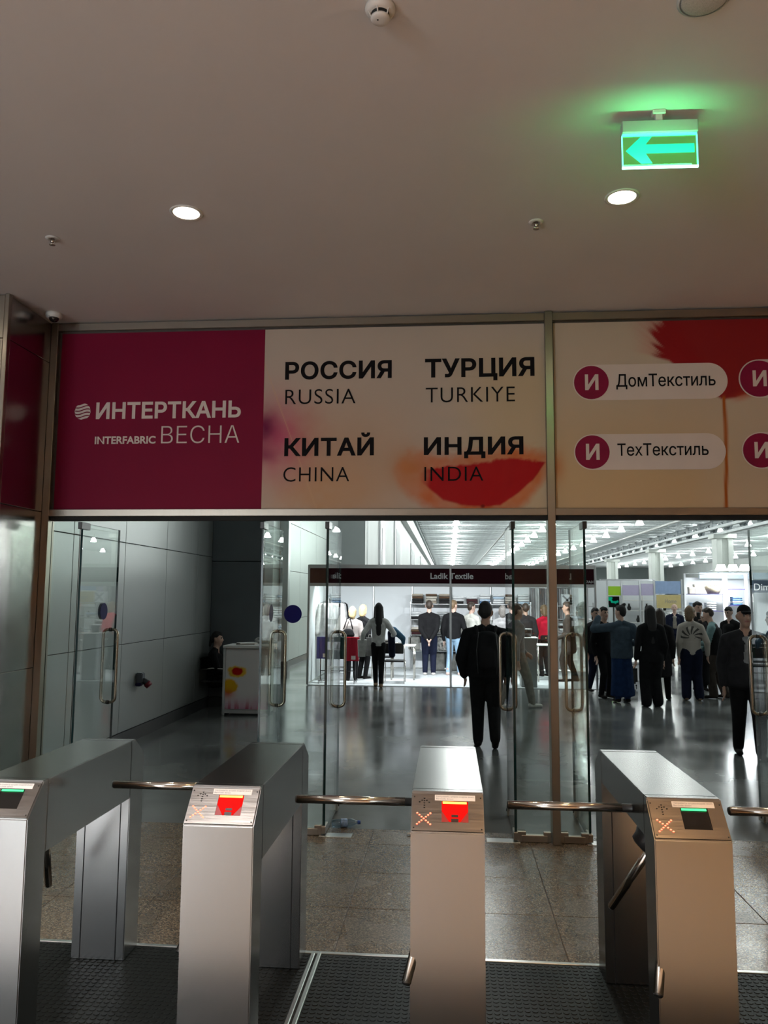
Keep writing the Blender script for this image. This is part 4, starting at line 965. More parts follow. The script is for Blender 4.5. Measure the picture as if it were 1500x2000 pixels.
# unseen spotlights added behind the fascia to brighten the stand interior
for i, x in enumerate((-2.2, -.9, .5, 1.9)):
    t = thing('stand_spotlight', 'added unseen arm spotlight behind the maroon fascia board', 'spotlight', (x, 16.35, 2.26), group='added arm spotlights of the maroon stand')
    MB().tube([(0, 0, 0), (0, .25, .06)], .010, M['octa'], 6).build('arm', t); MB().lathe([(.03, .0), (.045, .10), (.05, .12)], M['white'], (0, .25, 0), 12).build('lamp_head', t)
    l = bpy.data.lights.new('spot_lamp', 'AREA'); l.shape = 'DISK'; l.size = .12; l.energy = 34; l.color = (.92, .97, 1); l.spread = R(140)
    o = bpy.data.objects.new('spot_lamp', l); COL.objects.link(o); o.parent = t; o.location = (0, .30, -.02); o.rotation_euler = (R(35), 0, 0)
# shelves
sh = thing('shelf_unit', 'long grey wall shelving along the back of the stand', 'shelving', (0, 0, .012))
SZ = (.50, .89, 1.27, 1.655)
for x in (-.965, .03, 1.02, 2.0): MB().bbox(x-.015, x+.015, 19.60, 19.63, 0, 1.70 if x < 2.1 else 2.0, M['octa'], .004, 1).build('upright', sh)
for z in SZ: MB().bbox(-.97, 2.02, 19.56, 19.96, z-.03, z-.012, M['octa'], .004, 1).build('shelf_board', sh)
def cl(name, c): return mat('towel_'+name, c, .95, noise=.08, nscale=40, bump=.5, bscale=150)
TC = dict(black=cl('black', (.012, .011, .012)), brown=cl('brown', (.10, .055, .03)), beige=cl('beige', (.40, .34, .27)), cream=cl('cream', (.58, .54, .47)), white=cl('white', (.74, .76, .77)), maroon=cl('maroon', (.06, .016, .02)), blue=cl('blue', (.10, .22, .42)), ltblue=cl('light_blue', (.48, .60, .72)), grey=cl('grey', (.28, .29, .30)), navy=cl('navy', (.008, .03, .22)), red=cl('red', (.42, .01, .03)), green=cl('dark_green', (.012, .04, .035)))
tow = {}
def towel_mesh(c):
    if c not in tow:
        mb = MB(); mb.bbox(-.145, .145, -.13, .13, .001, .030, TC[c], .014, 2); mb.bbox(-.143, .145, -.128, .13, .030, .058, TC[c], .014, 2); mb.tube([(-.132, -.125, .03), (.132, -.125, .03)], .0275, TC[c], 8); tow[c] = mb.mesh('folded_towel')
    return tow[c]
stacks = [(816, ['black', 'black', 'brown', 'beige'], 'leftmost stack'), (843, ['beige', 'cream', 'cream', 'brown'], 'tall second stack'), (868, ['black', 'black', 'brown', 'beige'], 'stack left of the stand post'), (895, ['black', 'white', 'white'], 'stack right of the stand post'), (922, ['maroon', 'maroon', 'white'], 'stack above the cream shirt'), (947, ['blue', 'ltblue', 'white', 'white'], 'stack above the backpack man'), (973, ['white', 'white', 'ltblue', 'white'], 'all-pale stack right of backpack man'), (997, ['white', 'white', 'white'], 'low stack at the glass door edge'), (1021, ['ltblue', 'white', 'white', 'white'], 'rightmost stack')]
lv = ['bottom', 'second', 'third', 'top']
nmc = dict(black='black', brown='brown', beige='beige', cream='cream', white='white', maroon='maroon', blue='blue', ltblue='light blue', grey='grey', navy='navy', red='red')
def stack_at(px, z, cols, where, group, Y=19.76, sc=1.0):
    x = at(px, 1180, Y).x
    for k, c in enumerate(cols):
        o = link('folded_towel', towel_mesh(c), None, (x+random.uniform(-.008, .008), Y, z+k*.061*sc), (0, 0, R(random.uniform(-4, 4)))); o.scale = (sc, sc, sc)
        tag(o, '%s folded towel, %s in the %s' % (nmc[c], lv[k], where), 'towel', group)
for px, cols, wh in stacks: stack_at(px, 1.656, cols, wh+' on top shelf', 'folded towels on the top shelf')
for px, cols, wh in ((813, ['black', 'white', 'white'], 'left stack'), (864, ['grey', 'white', 'white'], 'stack beside the hoodie man'), (985, ['white', 'white', 'white', 'white'], 'pale stack right of the backpack man'), (1012, ['white', 'cream', 'white'], 'right stack')):
    stack_at(px, 1.271, cols, wh+' on second shelf', 'folded towels on the second shelf')
for px, cols, wh in ((814, ['maroon', 'brown', 'cream'], 'left stack'), (850, ['grey', 'cream', 'white'], 'stack behind the man in black'), (975, ['white', 'white', 'ltblue'], 'stack right of the backpack'), (1008, ['grey', 'white', 'white'], 'right stack')):
    stack_at(px, .891, cols, wh+' on third shelf', 'folded towels on the third shelf')
packm = mat('bedding_pack', (.26, .26, .24), .2, spec=.6, noise=.35, nscale=7); packw = mat('bedding_pack_pattern', (.42, .42, .40), .25, noise=.9, nscale=18)
def pack(px, z, w, hh, d, m, label, Y=19.75):
    x = at(px, 1280, Y).x; t = thing('bedding_pack', label, 'package', (x, Y, z), group='wrapped bedding packs on the shelves')
    MB().bbox(-w/2, w/2, -d/2, d/2, 0, hh, m, .025, 2).build('wrapped_cloth', t); MB().tube([(-.06, -d/2+.01, hh-.01), (-.05, -d/2, hh+.03), (.05, -d/2, hh+.03), (.06, -d/2+.01, hh-.01)], .006, M['black_plastic'], 6).build('carry_handle', t)
pack(809, .501, .28, .34, .3, packm, 'grey wrapped bedding pack at the left end of the third shelf'); pack(866, .501, .28, .34, .3, packw, 'patterned bedding pack beside the pale jeans'); pack(1012, .501, .3, .34, .3, packm, 'grey wrapped bedding pack at the right end of the shelving')
pack(855, .013, .34, .42, .3, packm, 'large grey wrapped pack on the carpet between two men'); pack(893, .013, .30, .42, .3, packm, 'large wrapped pack on the carpet right of the stand post'); pack(1000, .013, .3, .40, .3, packw, 'patterned wrapped pack on the carpet below the shelving')
# hanging fabric panels and right-hand shelving
hf = thing('fabric_hanger', 'row of grey wrapped fabrics hanging from a rail, right end of stand', 'fabric display', (0, 0, 0))
MB().tube([(2.0, 19.80, 2.06), (3.0, 19.80, 2.06)], .012, M['octa'], 6).build('rail', hf)
fm = [mat('fabric_a', (.30, .30, .31), .35, noise=.4, nscale=5, stretch=(4, 4, .4)), mat('fabric_b', (.55, .56, .56), .3, noise=.3, nscale=5, stretch=(4, 4, .4)), mat('fabric_c', (.17, .16, .16), .4, noise=.4, nscale=5, stretch=(4, 4, .4))]
for k in range(8):
    x = 2.06+k*.115; pr_ = [(x-.05, 19.74), (x-.02, 19.70), (x+.02, 19.74), (x+.05, 19.70), (x+.052, 19.84), (x-.05, 19.86)]
    MB().prism(pr_, 2, 1.25+.03*(k % 2), 2.05, fm[k % 3]).build('fabric_sheet', hf)
rs = thing('shelf_unit', 'grey shelving with gift boxes at the right back corner of stand', 'shelving', (0, 0, .012))
for x in (2.62, 3.48): MB().bbox(x-.015, x+.015, 19.40, 19.43, 0, 1.7, M['octa'], .004, 1).build('upright', rs)
for z in (.30, .62, .95, 1.30, 1.62): MB().bbox(2.6, 3.5, 19.38, 19.70, z-.02, z, M['octa'], .004, 1).build('shelf_board', rs)
t = thing('gift_box', 'white box tied with crossed ribbon on the upper right shelf', 'box', (2.86, 19.5, 1.634))
MB().bbox(-.13, .13, -.1, .1, 0, .27, M['stand_panel'], .006, 1).build('box_body', t)
mb = MB()
for a in (45, -45): c, s_ = math.cos(R(a)), math.sin(R(a)); mb.add([(-.15*c-.02*s_, -.106, .135-.15*s_+.02*c), (-.15*c+.02*s_, -.106, .135-.15*s_-.02*c), (.15*c+.02*s_, -.106, .135+.15*s_-.02*c), (.15*c-.02*s_, -.106, .135+.15*s_+.02*c)], [(0, 1, 2, 3)], TC['grey'])
mb.build('ribbon', t)
for px, z, m, lab in ((1088, .963, 'grey', 'grey folded textile on the right-hand shelving'), (1124, 1.313, 'ltblue', 'light blue folded textile on the right-hand shelving')):
    tag(link('folded_towel', towel_mesh(m), None, (at(px, 1200, 19.55).x, 19.55, z)), lab, 'towel')
for k in range(4): tag(link('folded_towel', towel_mesh(['white', 'white', 'black', 'white'][k]), None, (2.80, 19.55, .963+k*.061)), '%s folded towel, %s in the stack beside the bearded man' % (['white', 'white', 'black', 'white'][k], lv[k]), 'towel', 'towels beside the bearded man')
# sales counter and high table near the stand front
ct = thing('sales_counter', 'grey upright counter with white top at the stand front edge', 'counter', (1.62, 16.55, .012))
MB().bbox(-.16, .16, -.22, .22, 0, .98, mat('counter_grey', (.24, .25, .25), .45, noise=.04), .01, 1).build('body', ct); MB().bbox(-.19, .19, -.25, .25, .98, 1.0, M['white'], .006, 1).build('top', ct)
t = thing('waste_bin', 'dark round bin-shaped container standing on the grey counter', 'container', (1.60, 16.55, 1.013)); MB().lathe([(.09, 0), (.11, .16), (.105, .165), (.10, .16)], M['black_plastic'], seg=16).build('body', t); MB().lathe([(.112, .15), (.114, .17), (.10, .172)], M['octa'], seg=16).build('rim', t)
def table(label, x, y, w, d, h, group=None, z=.012):
    t = thing('side_table', label, 'table', (x, y, z)); MB().bbox(-w/2, w/2, -d/2, d/2, h-.025, h, M['white'], .005, 1).build('table_top', t)
    for sx in (-1, 1):
        for sy in (-1, 1): MB().tube([(sx*(w/2-.03), sy*(d/2-.03), 0), (sx*(w/2-.03), sy*(d/2-.03), h-.02)], .016, M['chrome'], 8).build('leg', t)
    return t
table('white square table with chrome legs beside the chairs', -1.02, 17.6, .55, .55, .75)
table('tall white table with chrome legs by the woman in red', 2.12, 17.6, .45, .45, .80)
def chair(label, x, y, rz, group, arms=False, z=.012):
    t = thing('chair', label, 'chair', (x, y, z), R(rz), group)
    MB().bbox(-.21, .21, -.2, .2, .44, .475, M['black_plastic'], .012, 2).build('seat', t); MB().bbox(-.2, .2, -.235, -.21, .62, .83, M['black_plastic'], .010, 2).build('backrest', t)
    for s in (-1, 1):
        MB().tube([(s*.215, -.25, 0), (s*.215, -.225, .44), (s*.215, -.24, .84)], .010, M['chrome'], 8).build('rear_leg', t)
        MB().tube([(s*.215, .2, 0), (s*.215, .18, .45)], .010, M['chrome'], 8).build('front_leg', t)
        if arms: MB().tube([(s*.235, -.23, .64), (s*.235, .0, .67), (s*.235, .2, .66), (s*.235, .2, .45)], .011, M['chrome'], 8).build('armrest', t)
    MB().tube([(-.215, -.24, .84), (.215, -.24, .84)], .010, M['chrome'], 8).build('top_rail', t)
chair('chrome chair with black back in front, by the long-haired woman', -1.16, 16.85, 0, 'black and chrome chairs in the stand'); chair('chrome chair with black back, behind the front chair', -1.05, 17.2, 12, 'black and chrome chairs in the stand') if False else chair('chrome chair with black back, behind the front chair', -1.52, 17.95, 0, 'black and chrome chairs in the stand')
# low towel rack at the stand's left front corner
rk = thing('towel_rack', 'low black rolling rack with towels at the left front corner', 'rack', (0, 0, .012))
for x in (-2.72, -1.98):
    MB().tube([(x, 16.62, .04), (x, 16.62, .93)], .012, M['dark_metal'], 8).build('post', rk); MB().tube([(x, 16.40, .05), (x, 16.84, .05)], .014, M['dark_metal'], 8).build('foot', rk)
    for y in (16.41, 16.83): MB().lathe([(.025, -.01), (.028, 0), (.025, .01)], M['octa'], (x, y, .028), 12, axis=0).build('wheel', rk)
MB().tube([(-2.8, 16.62, .93), (-1.88, 16.62, .93)], .011, M['dark_metal'], 8).build('rail', rk)
MB().tube([(-2.72, 16.62, .25), (-1.98, 16.62, .25)], .010, M['dark_metal'], 8).build('lower_bar', rk)
def hung(label, x0, x1, zt, zb, c, y=16.62, tagc=True):
    t = thing('hanging_towel', label, 'towel', (0, 0, .012), group='towels hung on the low rack'); n = 7; pts = []
    prof = []
    for k in range(n): prof.append((x0+(x1-x0)*k/(n-1), y-.045-.012*(k % 2)))
    for k in range(n-1, -1, -1): prof.append((x0+(x1-x0)*k/(n-1), y-.022-.010*(k % 2)))
    MB().prism(prof, 2, zb, zt, TC[c]).box(x0, x1, y-.04, y+.04, zt-.012, zt+.01, TC[c]).box(x0, x1, y+.018, y+.035, zb+.1, zt, TC[c]).build('cloth', t)
    if tagc: MB().box((x0+x1)/2-.03, (x0+x1)/2+.06, y-.066, y-.060, zb+.03, zb+.11, M['paper']).build('price_tag', t)
hung('bright blue towel hanging at the left end of the low rack', -2.80, -2.47, .945, .50, 'navy'); hung('dark green towel hanging in the middle of the low rack', -2.43, -2.20, .945, .50, 'green', tagc=False); hung('red towel hanging at the right end of the low rack', -2.16, -1.90, .945, .46, 'red')
# robe rack behind
rr_ = thing('garment_rail', 'chrome garment rail for bathrobes along the left stand wall', 'rack', (0, 0, .012))
for y in (16.9, 18.6): MB().tube([(-2.62, y, 0), (-2.62, y, 1.78)], .013, M['octa'], 8).build('post', rr_); MB().tube([(-2.82, y, .02), (-2.42, y, .02)], .014, M['octa'], 8).build('foot', rr_)
MB().tube([(-2.62, 16.9, 1.78), (-2.62, 18.6, 1.78)], .013, M['octa'], 8).build('rail', rr_)
for k in range(5):
    y = 17.02+k*.33; c = [WHT, CREAM, WHT, GREY, BLK][k]; nm = ['foremost white', 'second, cream', 'third, white', 'fourth, grey', 'rearmost black'][k]
    t = thing('bathrobe', '%s bathrobe hanging on the garment rail' % nm, 'bathrobe', (-2.62, y, .012), group='bathrobes on the garment rail')
    MB().tube([(0, 0, 1.80), (.0, 0, 1.74), (-.2, 0, 1.66), (.2, 0, 1.66), (0, 0, 1.74)], .006, M['dark_metal'], 6).build('clothes_hanger', t)
    F = Fig(); F.cap((-.16, 0, 1.62), (.16, 0, 1.62), .05, .05, c, (0, 1, 0), .8); F.cap((0, 0, 1.58), (0, 0, .85), .17, .20, c, (0, 1, 0), .34, .3)
    for s in (-1, 1): F.cap((s*.19, 0, 1.6), (s*.27, -.01, 1.02), .06, .065, c, (0, 1, 0), .7)
    link('robe', F.mesh('robe', .018), t)
# bags and loose things people carry
def bag(name, label, cat, loc, w, d, hh, m, rz=0, strap=None):
    t = thing(name, label, cat, loc, R(rz)); MB().bbox(-w/2, w/2, -d/2, d/2, 0, hh, m, min(w, d, hh)*.25, 3).build('bag_body', t)
    if strap: MB().tube(strap, .008, m, 6).build('strap', t)
    return t
bp = thing('backpack', 'black backpack worn by the man walking into the hall', 'backpack', (.45, 9.83, 0), 0)
F = Fig(); F.cap((0, -.24, 1.02), (0, -.24, 1.36), .15, .14, BLK, (0, 1, 0), .62, .5); F.cap((0, -.315, 1.02), (0, -.31, 1.18), .10, .095, BLK, (0, 1, 0), .45, .5)
link('pack_body', F.mesh('pack_body', .014), bp)
for s in (-1, 1):
    MB().tube([(s*.10, -.17, 1.38), (s*.12, -.10, 1.47), (s*.125, .0, 1.475), (s*.13, .10, 1.40)], .018, BLK2, 6).build('shoulder_strap', bp)
    MB().tube([(s*.11, -.34, .93), (s*.125, -.34, 1.2), (s*.10, -.335, 1.42)], .0045, mat('zip_grey', (.06, .06, .06), .3, .5, noise=.1), 6).build('zip', bp)
MB().tube([(-.04, -.28, 1.44), (-.035, -.28, 1.475), (.035, -.28, 1.475), (.04, -.28, 1.44)], .008, BLK2, 6).build('grab_handle', bp)
F = Fig(); F.cap((0, 0, .14), (0, 0, .20), .15, .12, BLK, (0, 1, 0), .5, .6)
t = thing('handbag', 'black shoulder bag on the blond woman in beige', 'bag', (-2.18, 16.93, .86)); link('bag_body', F.mesh('bag_body', .014), t); MB().tube([(-.1, 0, .26), (-.02, .02, .5), (.02, .10, .52), (.1, .02, .26)], .012, BLK2, 6).build('strap', t)
t = thing('shopping_bag', 'white paper bag carried by the woman with long black hair', 'bag', (-1.79, 16.12, .60), R(12)); MB().prism([(-.07, 0), (.07, 0), (.105, .34), (-.085, .34)], 1, -.05, .05, WHT).build('bag_body', t); MB().tube([(-.05, 0, .33), (-.02, 0, .40), (.03, 0, .40), (.06, 0, .33)], .006, M['paper'], 6).build('carry_handle', t)
t = thing('shopping_bag', 'pale grey paper bag hanging beside the white bag', 'bag', (-1.64, 16.30, .60), R(-6)); MB().prism([(-.07, 0), (.07, 0), (.08, .38), (-.08, .38)], 1, -.04, .04, GREY).build('bag_body', t); MB().tube([(-.04, 0, .37), (-.02, 0, .44), (.02, 0, .44), (.04, 0, .37)], .005, M['paper'], 6).build('carry_handle', t)
F = Fig(); F.cap((.0, 0, .30), (.02, 0, -.14), .08, .07, NAVY, (0, 1, 0), .6); F.cap((.05, 0, .36), (.24, -.02, .20), .075, .06, cloth('blue_jacket', (.06, .14, .22)), (0, 1, 0), .7); F.cap((.24, -.02, .20), (.25, 0, .10), .06, .04, cloth('blue_jacket', (.06, .14, .22)), (0, 1, 0), .6)
t = thing('jacket', 'blue jacket draped over the arm of the long-haired woman', 'jacket', (-1.19, 16.20, .78)); link('cloth', F.mesh('jacket_cloth', .014), t)
t = thing('belt_bag', 'small black bag with gold clasp on the woman in red', 'bag', (2.20, 18.50, .90)); MB().bbox(-.10, .10, -.05, .03, -.06, .06, BLK, .02, 2).build('bag_body', t); MB().lathe([(.015, -.056), (.012, -.060)], mat('gold', (.7, .5, .2), .3, 1, noise=.1), (.02, 0, 0), 10, axis=1).build('clasp', t)
t = thing('coat', 'black coat hanging from the hand of the stout man', 'coat', (4.66, 15.0, .0)); F = Fig(); F.cap((0, 0, .78), (-.02, 0, .30), .10, .12, BLK, (0, 1, 0), .5, .5); F.cap((-.06, 0, .34), (-.03, 0, .17), .07, .03, BLK, (0, 1, 0), .5); link('cloth', F.mesh('coat_cloth', .014), t)
t = thing('phone', 'black phone held up by the tall young man', 'phone', (4.90, 16.0, 1.42), R(10)); MB().bbox(-.035, .035, -.005, .005, 0, .14, M['black_plastic'], .004, 1).build('phone_body', t); MB().box(-.03, .03, -.0056, -.005, .01, .13, M['gap']).build('screen', t)
sc_ = thing('suitcase', 'black cabin suitcase lying low between denim and black jackets', 'suitcase', (3.72, 17.0, .0)); MB().bbox(-.17, .17, -.2, .2, .06, .42, M['black_plastic'], .04, 2).build('shell', sc_)
for sx in (-1, 1):
    for sy in (-1, 1): MB().lathe([(.02, -.012), (.025, 0), (.02, .012)], M['dark_metal'], (sx*.14, sy*.16, .025), 10, axis=0).build('wheel', sc_)
MB().tube([(-.1, .2, .42), (-.1, .2, .55), (.1, .2, .55), (.1, .2, .42)], .008, M['octa'], 6).build('pull_handle', sc_)
# ================================================================== left side of the hall: desk, chair, socket
dk = thing('info_counter', 'white reception counter with poppy print panel and aluminium edges', 'counter', (-3.12, 12.25, 0))
MB().box(-.34, .34, -.18, .18, .03, 1.02, M['white']).build('body', dk); MB().bbox(-.38, .38, -.24, .30, 1.02, 1.06, M['white'], .005, 1).build('top', dk)
for x in (-.36, .36):
    for y in (-.2, .2): MB().bbox(x-.018, x+.018, y-.018, y+.018, 0, 1.02, M['octa'], .004, 1).build('edge_post', dk)
MB().box(-.36, .36, -.215, -.19, .03, .08, M['octa']).build('bottom_rail', dk)
def paint_desk(X, Z):
    n = fbm(X*14+50, Z*14, 2); c = np.zeros(X.shape+(3,))+np.array(lin((228, 226, 226)))
    d = lambda cx, cz, rx, rz: np.exp(-(((X-cx)/rx)**2+((Z-cz)/rz)**2))
    c = blend(c, (235, 190, 40), .95*sstep(.30, .5, d(-.16, .66, .16, .09)*(.6+.8*n))); c = blend(c, (190, 20, 20), sstep(.45, .6, d(-.15, .665, .12, .075)*(.7+.6*n)))
    c = blend(c, (232, 180, 30), sstep(.3, .55, d(-.27, .43, .13, .12)*(.6+.8*n))); c = blend(c, (214, 90, 50), .8*d(-.3, .32, .10, .07))
    c = blend(c, (215, 150, 190), .75*sstep(.35, .05, Z-.1*X)*(.6+.7*n)); c = blend(c, (190, 40, 80), .7*sstep(.28, .08, Z)*sstep(.5, .75, vnoise(X*40, Z*3, 4)))
    return c
printed('poppy_print', paint_desk, -.34, .34, .09, 1.0, -.19, dk, 60, 80)
for k, (x, y, z, lab) in enumerate(((-.08, -.02, 1.0605, 'lower'), (-.06, 0, 1.0785, 'upper'))):
    t = thing('brochure_stack', '%s stack of white brochures with dark cover on the counter' % lab, 'brochures', (-3.12+x, 12.25+y, z), R(12+20*k), group='brochures on the reception counter'); MB().box(-.14, .14, -.10, .10, 0, .012, M['paper']).build('pages', t); MB().box(-.142, .142, -.102, .102, .012, .017, BLK2 if not k else M['white']).build('cover', t)
F = Fig(); F.cap((-.08, 0, .05), (.12, .02, .06), .06, .05, packw, (0, 0, 1), .8); F.cap((.1, 0, .04), (.2, .03, .04), .045, .03, packw, (0, 0, 1), .8)
t = thing('plastic_package', 'crumpled pale plastic package on the right of the counter', 'package', (-2.95, 12.36, 1.075)); link('wrap', F.mesh('wrap', .014), t)
chair('chrome armchair with black seat at the reception counter', -3.78, 12.66, -90, None, True, 0)
sk_ = thing('wall_socket', 'grey and red industrial power socket on the grey wall', 'socket', (-4.0, 9.90, .76))
MB().bbox(0, .09, -.05, .05, -.05, .08, mat('socket_grey', (.10, .11, .13), .4, noise=.1), .012, 2).build('housing', sk_); MB().bbox(.0, .07, -.055, .04, -.09, -.045, mat('socket_blue', (.008, .008, .06), .4, noise=.1), .01, 2).build('lower_housing', sk_)
MB().tube([(.05, 0, .0), (.13, .01, -.05), (.15, .01, -.07)], [.036, .042, .044], mat('socket_dark', (.03, .03, .035), .4, noise=.1), 12).build('collar', sk_); MB().tube([(.13, .01, -.055), (.165, .012, -.09)], [.05, .045], mat('socket_red', (.16, .004, .012), .4, noise=.1), 12).build('cap', sk_)
# ================================================================== stands further back on the right
def board(parent, name, p0, p1, Y, m, th=.04):
    a, b = at(*p0, Y), at(*p1, Y); return MB().box(a.x, b.x, Y, Y+th, b.z, a.z, m).build(name, parent)
Y2 = 29.0
s = thing('exhibition_stand', 'far stand with lime green, lilac and blue fascia boards', 'stand', (0, 0, 0))
x0, x1 = at(1172, 1200, Y2).x, at(1336, 1200, Y2).x
MB().box(x0, x1, Y2+2.4, Y2+2.45, 0, 2.5, M['stand_panel']).build('back_wall', s)
for px in (1187, 1215, 1251, 1279, 1333): x = at(px, 1200, Y2).x; MB().bbox(x-.03, x+.03, Y2-.03, Y2+.03, 0, 2.5, M['octa'], .006, 1).build('post', s)
LIME = mat('lime_board', (.34, .62, .01), .5, noise=.03); LIL = mat('lilac_board', (.56, .50, .70), .5, noise=.03); SKYB = mat('sky_blue_board', (.32, .44, .68), .5, noise=.06); YEL = mat('ochre_board', (.62, .50, .22), .5, noise=.04)
board(s, 'lime_fascia', (1188, 1145), (1213, 1163), Y2, LIME); board(s, 'lilac_fascia', (1216, 1143), (1250, 1163), Y2, LIL); board(s, 'lilac_fascia', (1252, 1140), (1278, 1163), Y2, LIL); board(s, 'blue_fascia', (1280, 1135), (1331, 1160), Y2, SKYB)
a, b = at(1282, 1162, Y2-.02), at(1330, 1188, Y2-.02); yb = MB().box(a.x, b.x, Y2-.04, Y2, b.z, a.z, YEL).build('ochre_board', s)
c0, c1 = at(1299, 1178, Y2-.04), at(1321, 1170, Y2-.04); link('lettering', text_mesh('Home', c0.x, c1.x, c0.z, c1.z, Y2-.041, M['grey_ink'], 0), yb)
board(s, 'top_beam', (1172, 1131), (1275, 1134), Y2-2, M['octa'], .1)
t = thing('screen', 'dark screen with turquoise pattern below the lime green board', 'screen', (at(1202, 1173, Y2).x, Y2+.3, 1.68)); 
MB().bbox(-.21, .21, 0, .05, -.20, .20, M['black_plastic'], .006, 1).build('casing', t)
def paint_scr(X, Z): n = vnoise(X*14+9, Z*14+9, 21); c = np.zeros(X.shape+(3,))+.004; return blend(c, (20, 230, 190), sstep(.55, .7, n))
printed('screen_image', paint_scr, -.19, .19, -.18, .18, -.002, t, 40, 40)
MB().tube([(0, .05, -.2), (0, .05, -1.68)], .03, M['dark_metal'], 8).build('stand_pole', t)
# goods on the far stand: hung covers and jars
gsh = thing('shelf_unit', 'white display shelving under the lilac boards', 'shelving', (0, 0, 0))
xa, xb = at(1216, 1200, Y2+1.8).x, at(1330, 1200, Y2+1.8).x
for z in (.45, .9, 1.35, 1.75): MB().bbox(xa, xb, Y2+1.6, Y2+2.0, z-.03, z, M['white'], .006, 1).build('shelf_board', gsh)
for k in range(4): x = xa+(xb-xa)*k/3; MB().bbox(x-.02, x+.02, Y2+1.6, Y2+2.0, 0, 2.0, M['white'], .006, 1).build('upright', gsh)
vase = MB().lathe([(.05, 0), (.08, .1), (.03, .22), (.04, .26)], M['black_plastic'], seg=10).mesh('vase')
for k in range(6): tag(link('vase', vase, None, (xa+.25+k*.33, Y2+1.8, [1.351, .901][k % 2])), ['slim black vase, leftmost on the far white shelving', 'black vase on the far lower shelf, left end', 'black vase, second on the far upper shelf', 'black vase on the far lower shelf, middle', 'black vase, third on the far upper shelf', 'black vase on the far lower shelf, right end'][k], 'vase', 'black vases on the far shelving')
# lime banners between
t = thing('banner_wall', 'white wall with lime green and pale orange banners far behind', 'display wall', (0, 0, 0)); Y3 = 34
board(t, 'wall_board', (1142, 1140), (1190, 1215), Y3, M['stand_panel'])
for a_, b_ in ((1150, 1159), (1161, 1170), (1173, 1183)): board(t, 'lime_banner', (a_, 1166), (b_, 1186), Y3-.03, LIME, .02)
board(t, 'orange_banner', (1172, 1144), (1186, 1150), Y3-.03, mat('pale_orange', (.75, .42, .30), .5, noise=.05), .02); board(t, 'pale_banner', (1150, 1150), (1186, 1160), Y3-.03, mat('pale_rose', (.78, .62, .55), .5, noise=.1), .02)
# white brightly lit shelves with baskets and blue towels
Y4 = 24.0
s = thing('exhibition_stand', 'brightly lit white stand with open shelves, right of the ochre board', 'stand', (0, 0, 0))
BRW = mat('bright_white_board', (.82, .84, .86), .45, noise=.02)
board(s, 'back_wall', (1336, 1128), (1600, 1300), Y4+1.2, BRW); board(s, 'upper_fascia', (1366, 1118), (1600, 1131), Y4+.9, mat('pale_blue_board', (.62, .72, .80), .5, noise=.03), .1)
for p in ((1339, 1341), (1414, 1417), (1420, 1422), (1459, 1461)):
    board(s, 'post', (p[0], 1120), (p[1]+1, 1310), Y4, BRW, .05)
SHE = mat('blue_edge_shelf', (.06, .05, .16), .5, noise=.05)
for a_, b_, y_ in ((1341, 1414, 1160), (1341, 1414, 1193), (1422, 1460, 1150), (1422, 1460, 1182), (1341, 1414, 1226), (1422, 1460, 1216)):
    p, q = at(a_, y_, Y4), at(b_, y_+1.6, Y4); MB().box(p.x, q.x, Y4, Y4+.4, q.z, p.z, SHE).build('shelf_board', s)
MB().tube([at(1339, 1121, Y4), at(1461, 1121, Y4)], .015, BRW, 6).build('top_rail', s)
t = thing('wicker_basket', 'wicker basket heaped with dried grass on the lit top shelf', 'basket', (at(1393, 1160, Y4+.2).x, Y4+.2, at(1393, 1160, Y4).z))
wk = mat('wicker', (.42, .36, .26), .8, noise=.3, nscale=60, bump=.6, bscale=90); MB().lathe([(.16, 0), (.22, .14), (.24, .22), (.22, .22)], wk, seg=18).build('basket_body', t)
mb = MB()
for k in range(40):
    a_ = random.uniform(0, 6.28); r = random.uniform(.02, .16); mb.tube([(r*math.cos(a_), r*math.sin(a_), .16), (1.7*r*math.cos(a_)+random.uniform(-.1, .1), 1.6*r*math.sin(a_), random.uniform(.26, .40))], [.010, .004], wk, 5)
o = mb.build('dried_grass', t); o['kind'] = 'stuff'
for k, (px, w) in enumerate(((1350, .16), (1362, .2))):
    t = thing('carton', '%s small beige carton on the lit top shelf' % ['left', 'right'][k], 'box', (at(px, 1160, Y4+.2).x, Y4+.2, at(px, 1160, Y4).z)); MB().bbox(-w/2, w/2, -.1, .1, 0, .2+.08*k, mat('carton_beige', (.55, .50, .44), .7, noise=.1), .006, 1).build('box_body', t); MB().box(-w/2-.003, w/2+.003, -.103, .103, .16+.08*k, .205+.08*k, mat('carton_lid', (.66, .62, .56), .7, noise=.1)).build('lid', t)
for k in range(4):
    for j, (px, yy, c) in enumerate(((1357, 1193, 'ltblue'), (1387, 1193, 'white'), (1438, 1182, 'blue'))):
        z = at(px, yy, Y4).z; o = link('folded_towel', towel_mesh([c, 'white', c, c][k]), None, (at(px, yy, Y4+.2).x, Y4+.2, z+.001+k*.061)); tag(o, '%s folded towel, %s in the %s pile on the lit shelves' % (nmc[[c, 'white', c, c][k]], lv[k], ['left', 'middle', 'right'][j]), 'towel', 'folded towels on the lit shelves')
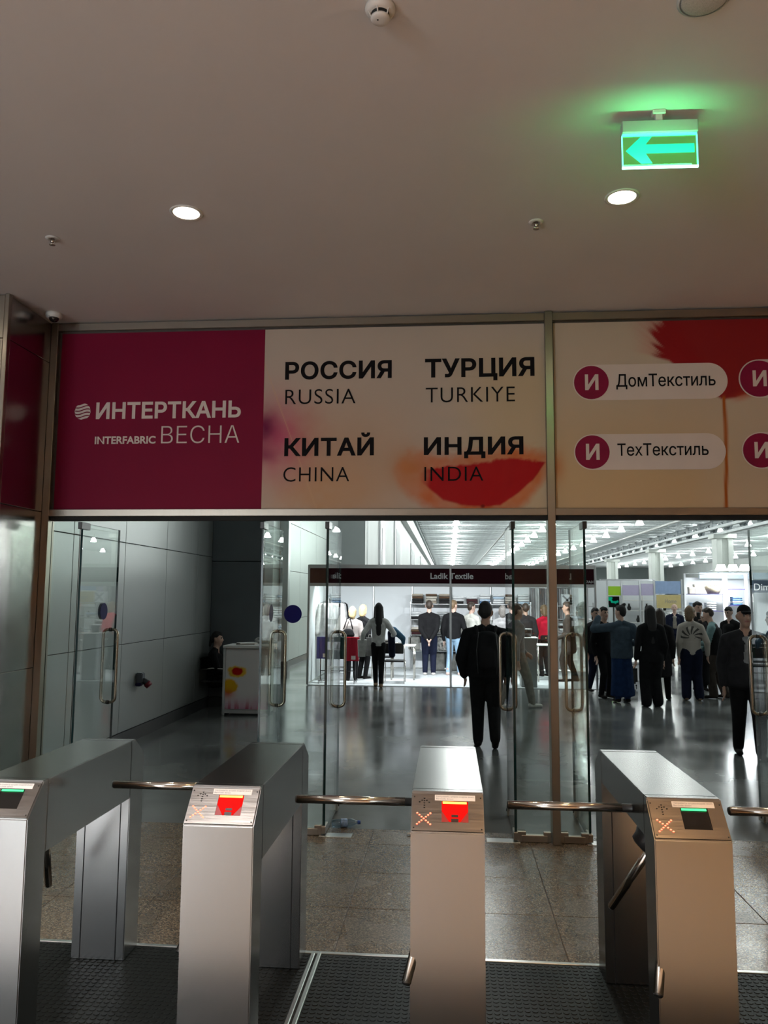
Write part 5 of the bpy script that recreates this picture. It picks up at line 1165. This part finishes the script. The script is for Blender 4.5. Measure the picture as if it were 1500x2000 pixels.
t = thing('shop_sign', 'dark slate sign with pale serif lettering cut by right picture edge', 'sign', (0, 0, 0)); Y5 = 24.6
a, b = at(1468, 1133, Y5), at(1560, 1158, Y5); MB().bbox(a.x, b.x, Y5, Y5+.04, b.z, a.z, mat('slate_board', (.035, .05, .075), .5, noise=.05), .004, 1).build('sign_board', t)
c0, c1 = at(1473, 1153, Y5), at(1503, 1140, Y5); link('lettering', text_mesh('Dim', c0.x, c1.x, c0.z, c1.z, Y5-.0005, M['letter_grey'], .0), t)
for px in (1472, 1556): x = at(px, 1158, Y5).x; MB().tube([(x, Y5+.07, 0), (x, Y5+.07, 2.75)], .025, M['octa'], 8).build('support_pole', t)
for k, px in enumerate((1408, 1431, 1454)):
    p = at(px, 1103, Y4-.4); t = thing('stand_spotlight', '%s of three dazzling white spotlights above the lit stand' % ['left', 'middle', 'right'][k], 'spotlight', p, group='dazzling spotlights over the white stand')
    MB().lathe([(.10, .0), (.16, -.16), (.15, -.17)], emis('spot_glow', (.9, .97, 1), 25), seg=14).build('reflector', t); MB().tube([(0, 0, 0), (0, .15, -.10), (0, 1.3, at(px, 1118, Y4+.9).z-p.z)], .012, M['octa'], 6).build('arm', t)
    l = bpy.data.lights.new('spot_lamp', 'AREA'); l.shape = 'DISK'; l.size = .3; l.energy = 24; l.color = (.92, .97, 1); l.spread = R(150)
    o = bpy.data.objects.new('spot_lamp', l); COL.objects.link(o); o.parent = t; o.location = (0, -.1, -.2); o.rotation_euler = (R(25), 0, 0)
t = thing('display_plinth', 'low white display plinth on the floor behind the suitcase', 'plinth', (4.15, 18.6, 0)); MB().bbox(-.5, .5, -.6, .6, .0, .38, BRW, .01, 1).build('body', t); MB().bbox(-.53, .53, -.63, .63, .38, .42, M['white'], .006, 1).build('top', t)
t = thing('display_table', 'dark-topped display table with pale base behind the capped man', 'table', (7.0, 16.5, 0)); MB().bbox(-.9, .9, -.35, .35, .72, .90, NAVY, .01, 1).build('top', t); MB().bbox(-.8, .8, -.28, .28, 0, .72, M['stand_panel'], .01, 1).build('base', t)
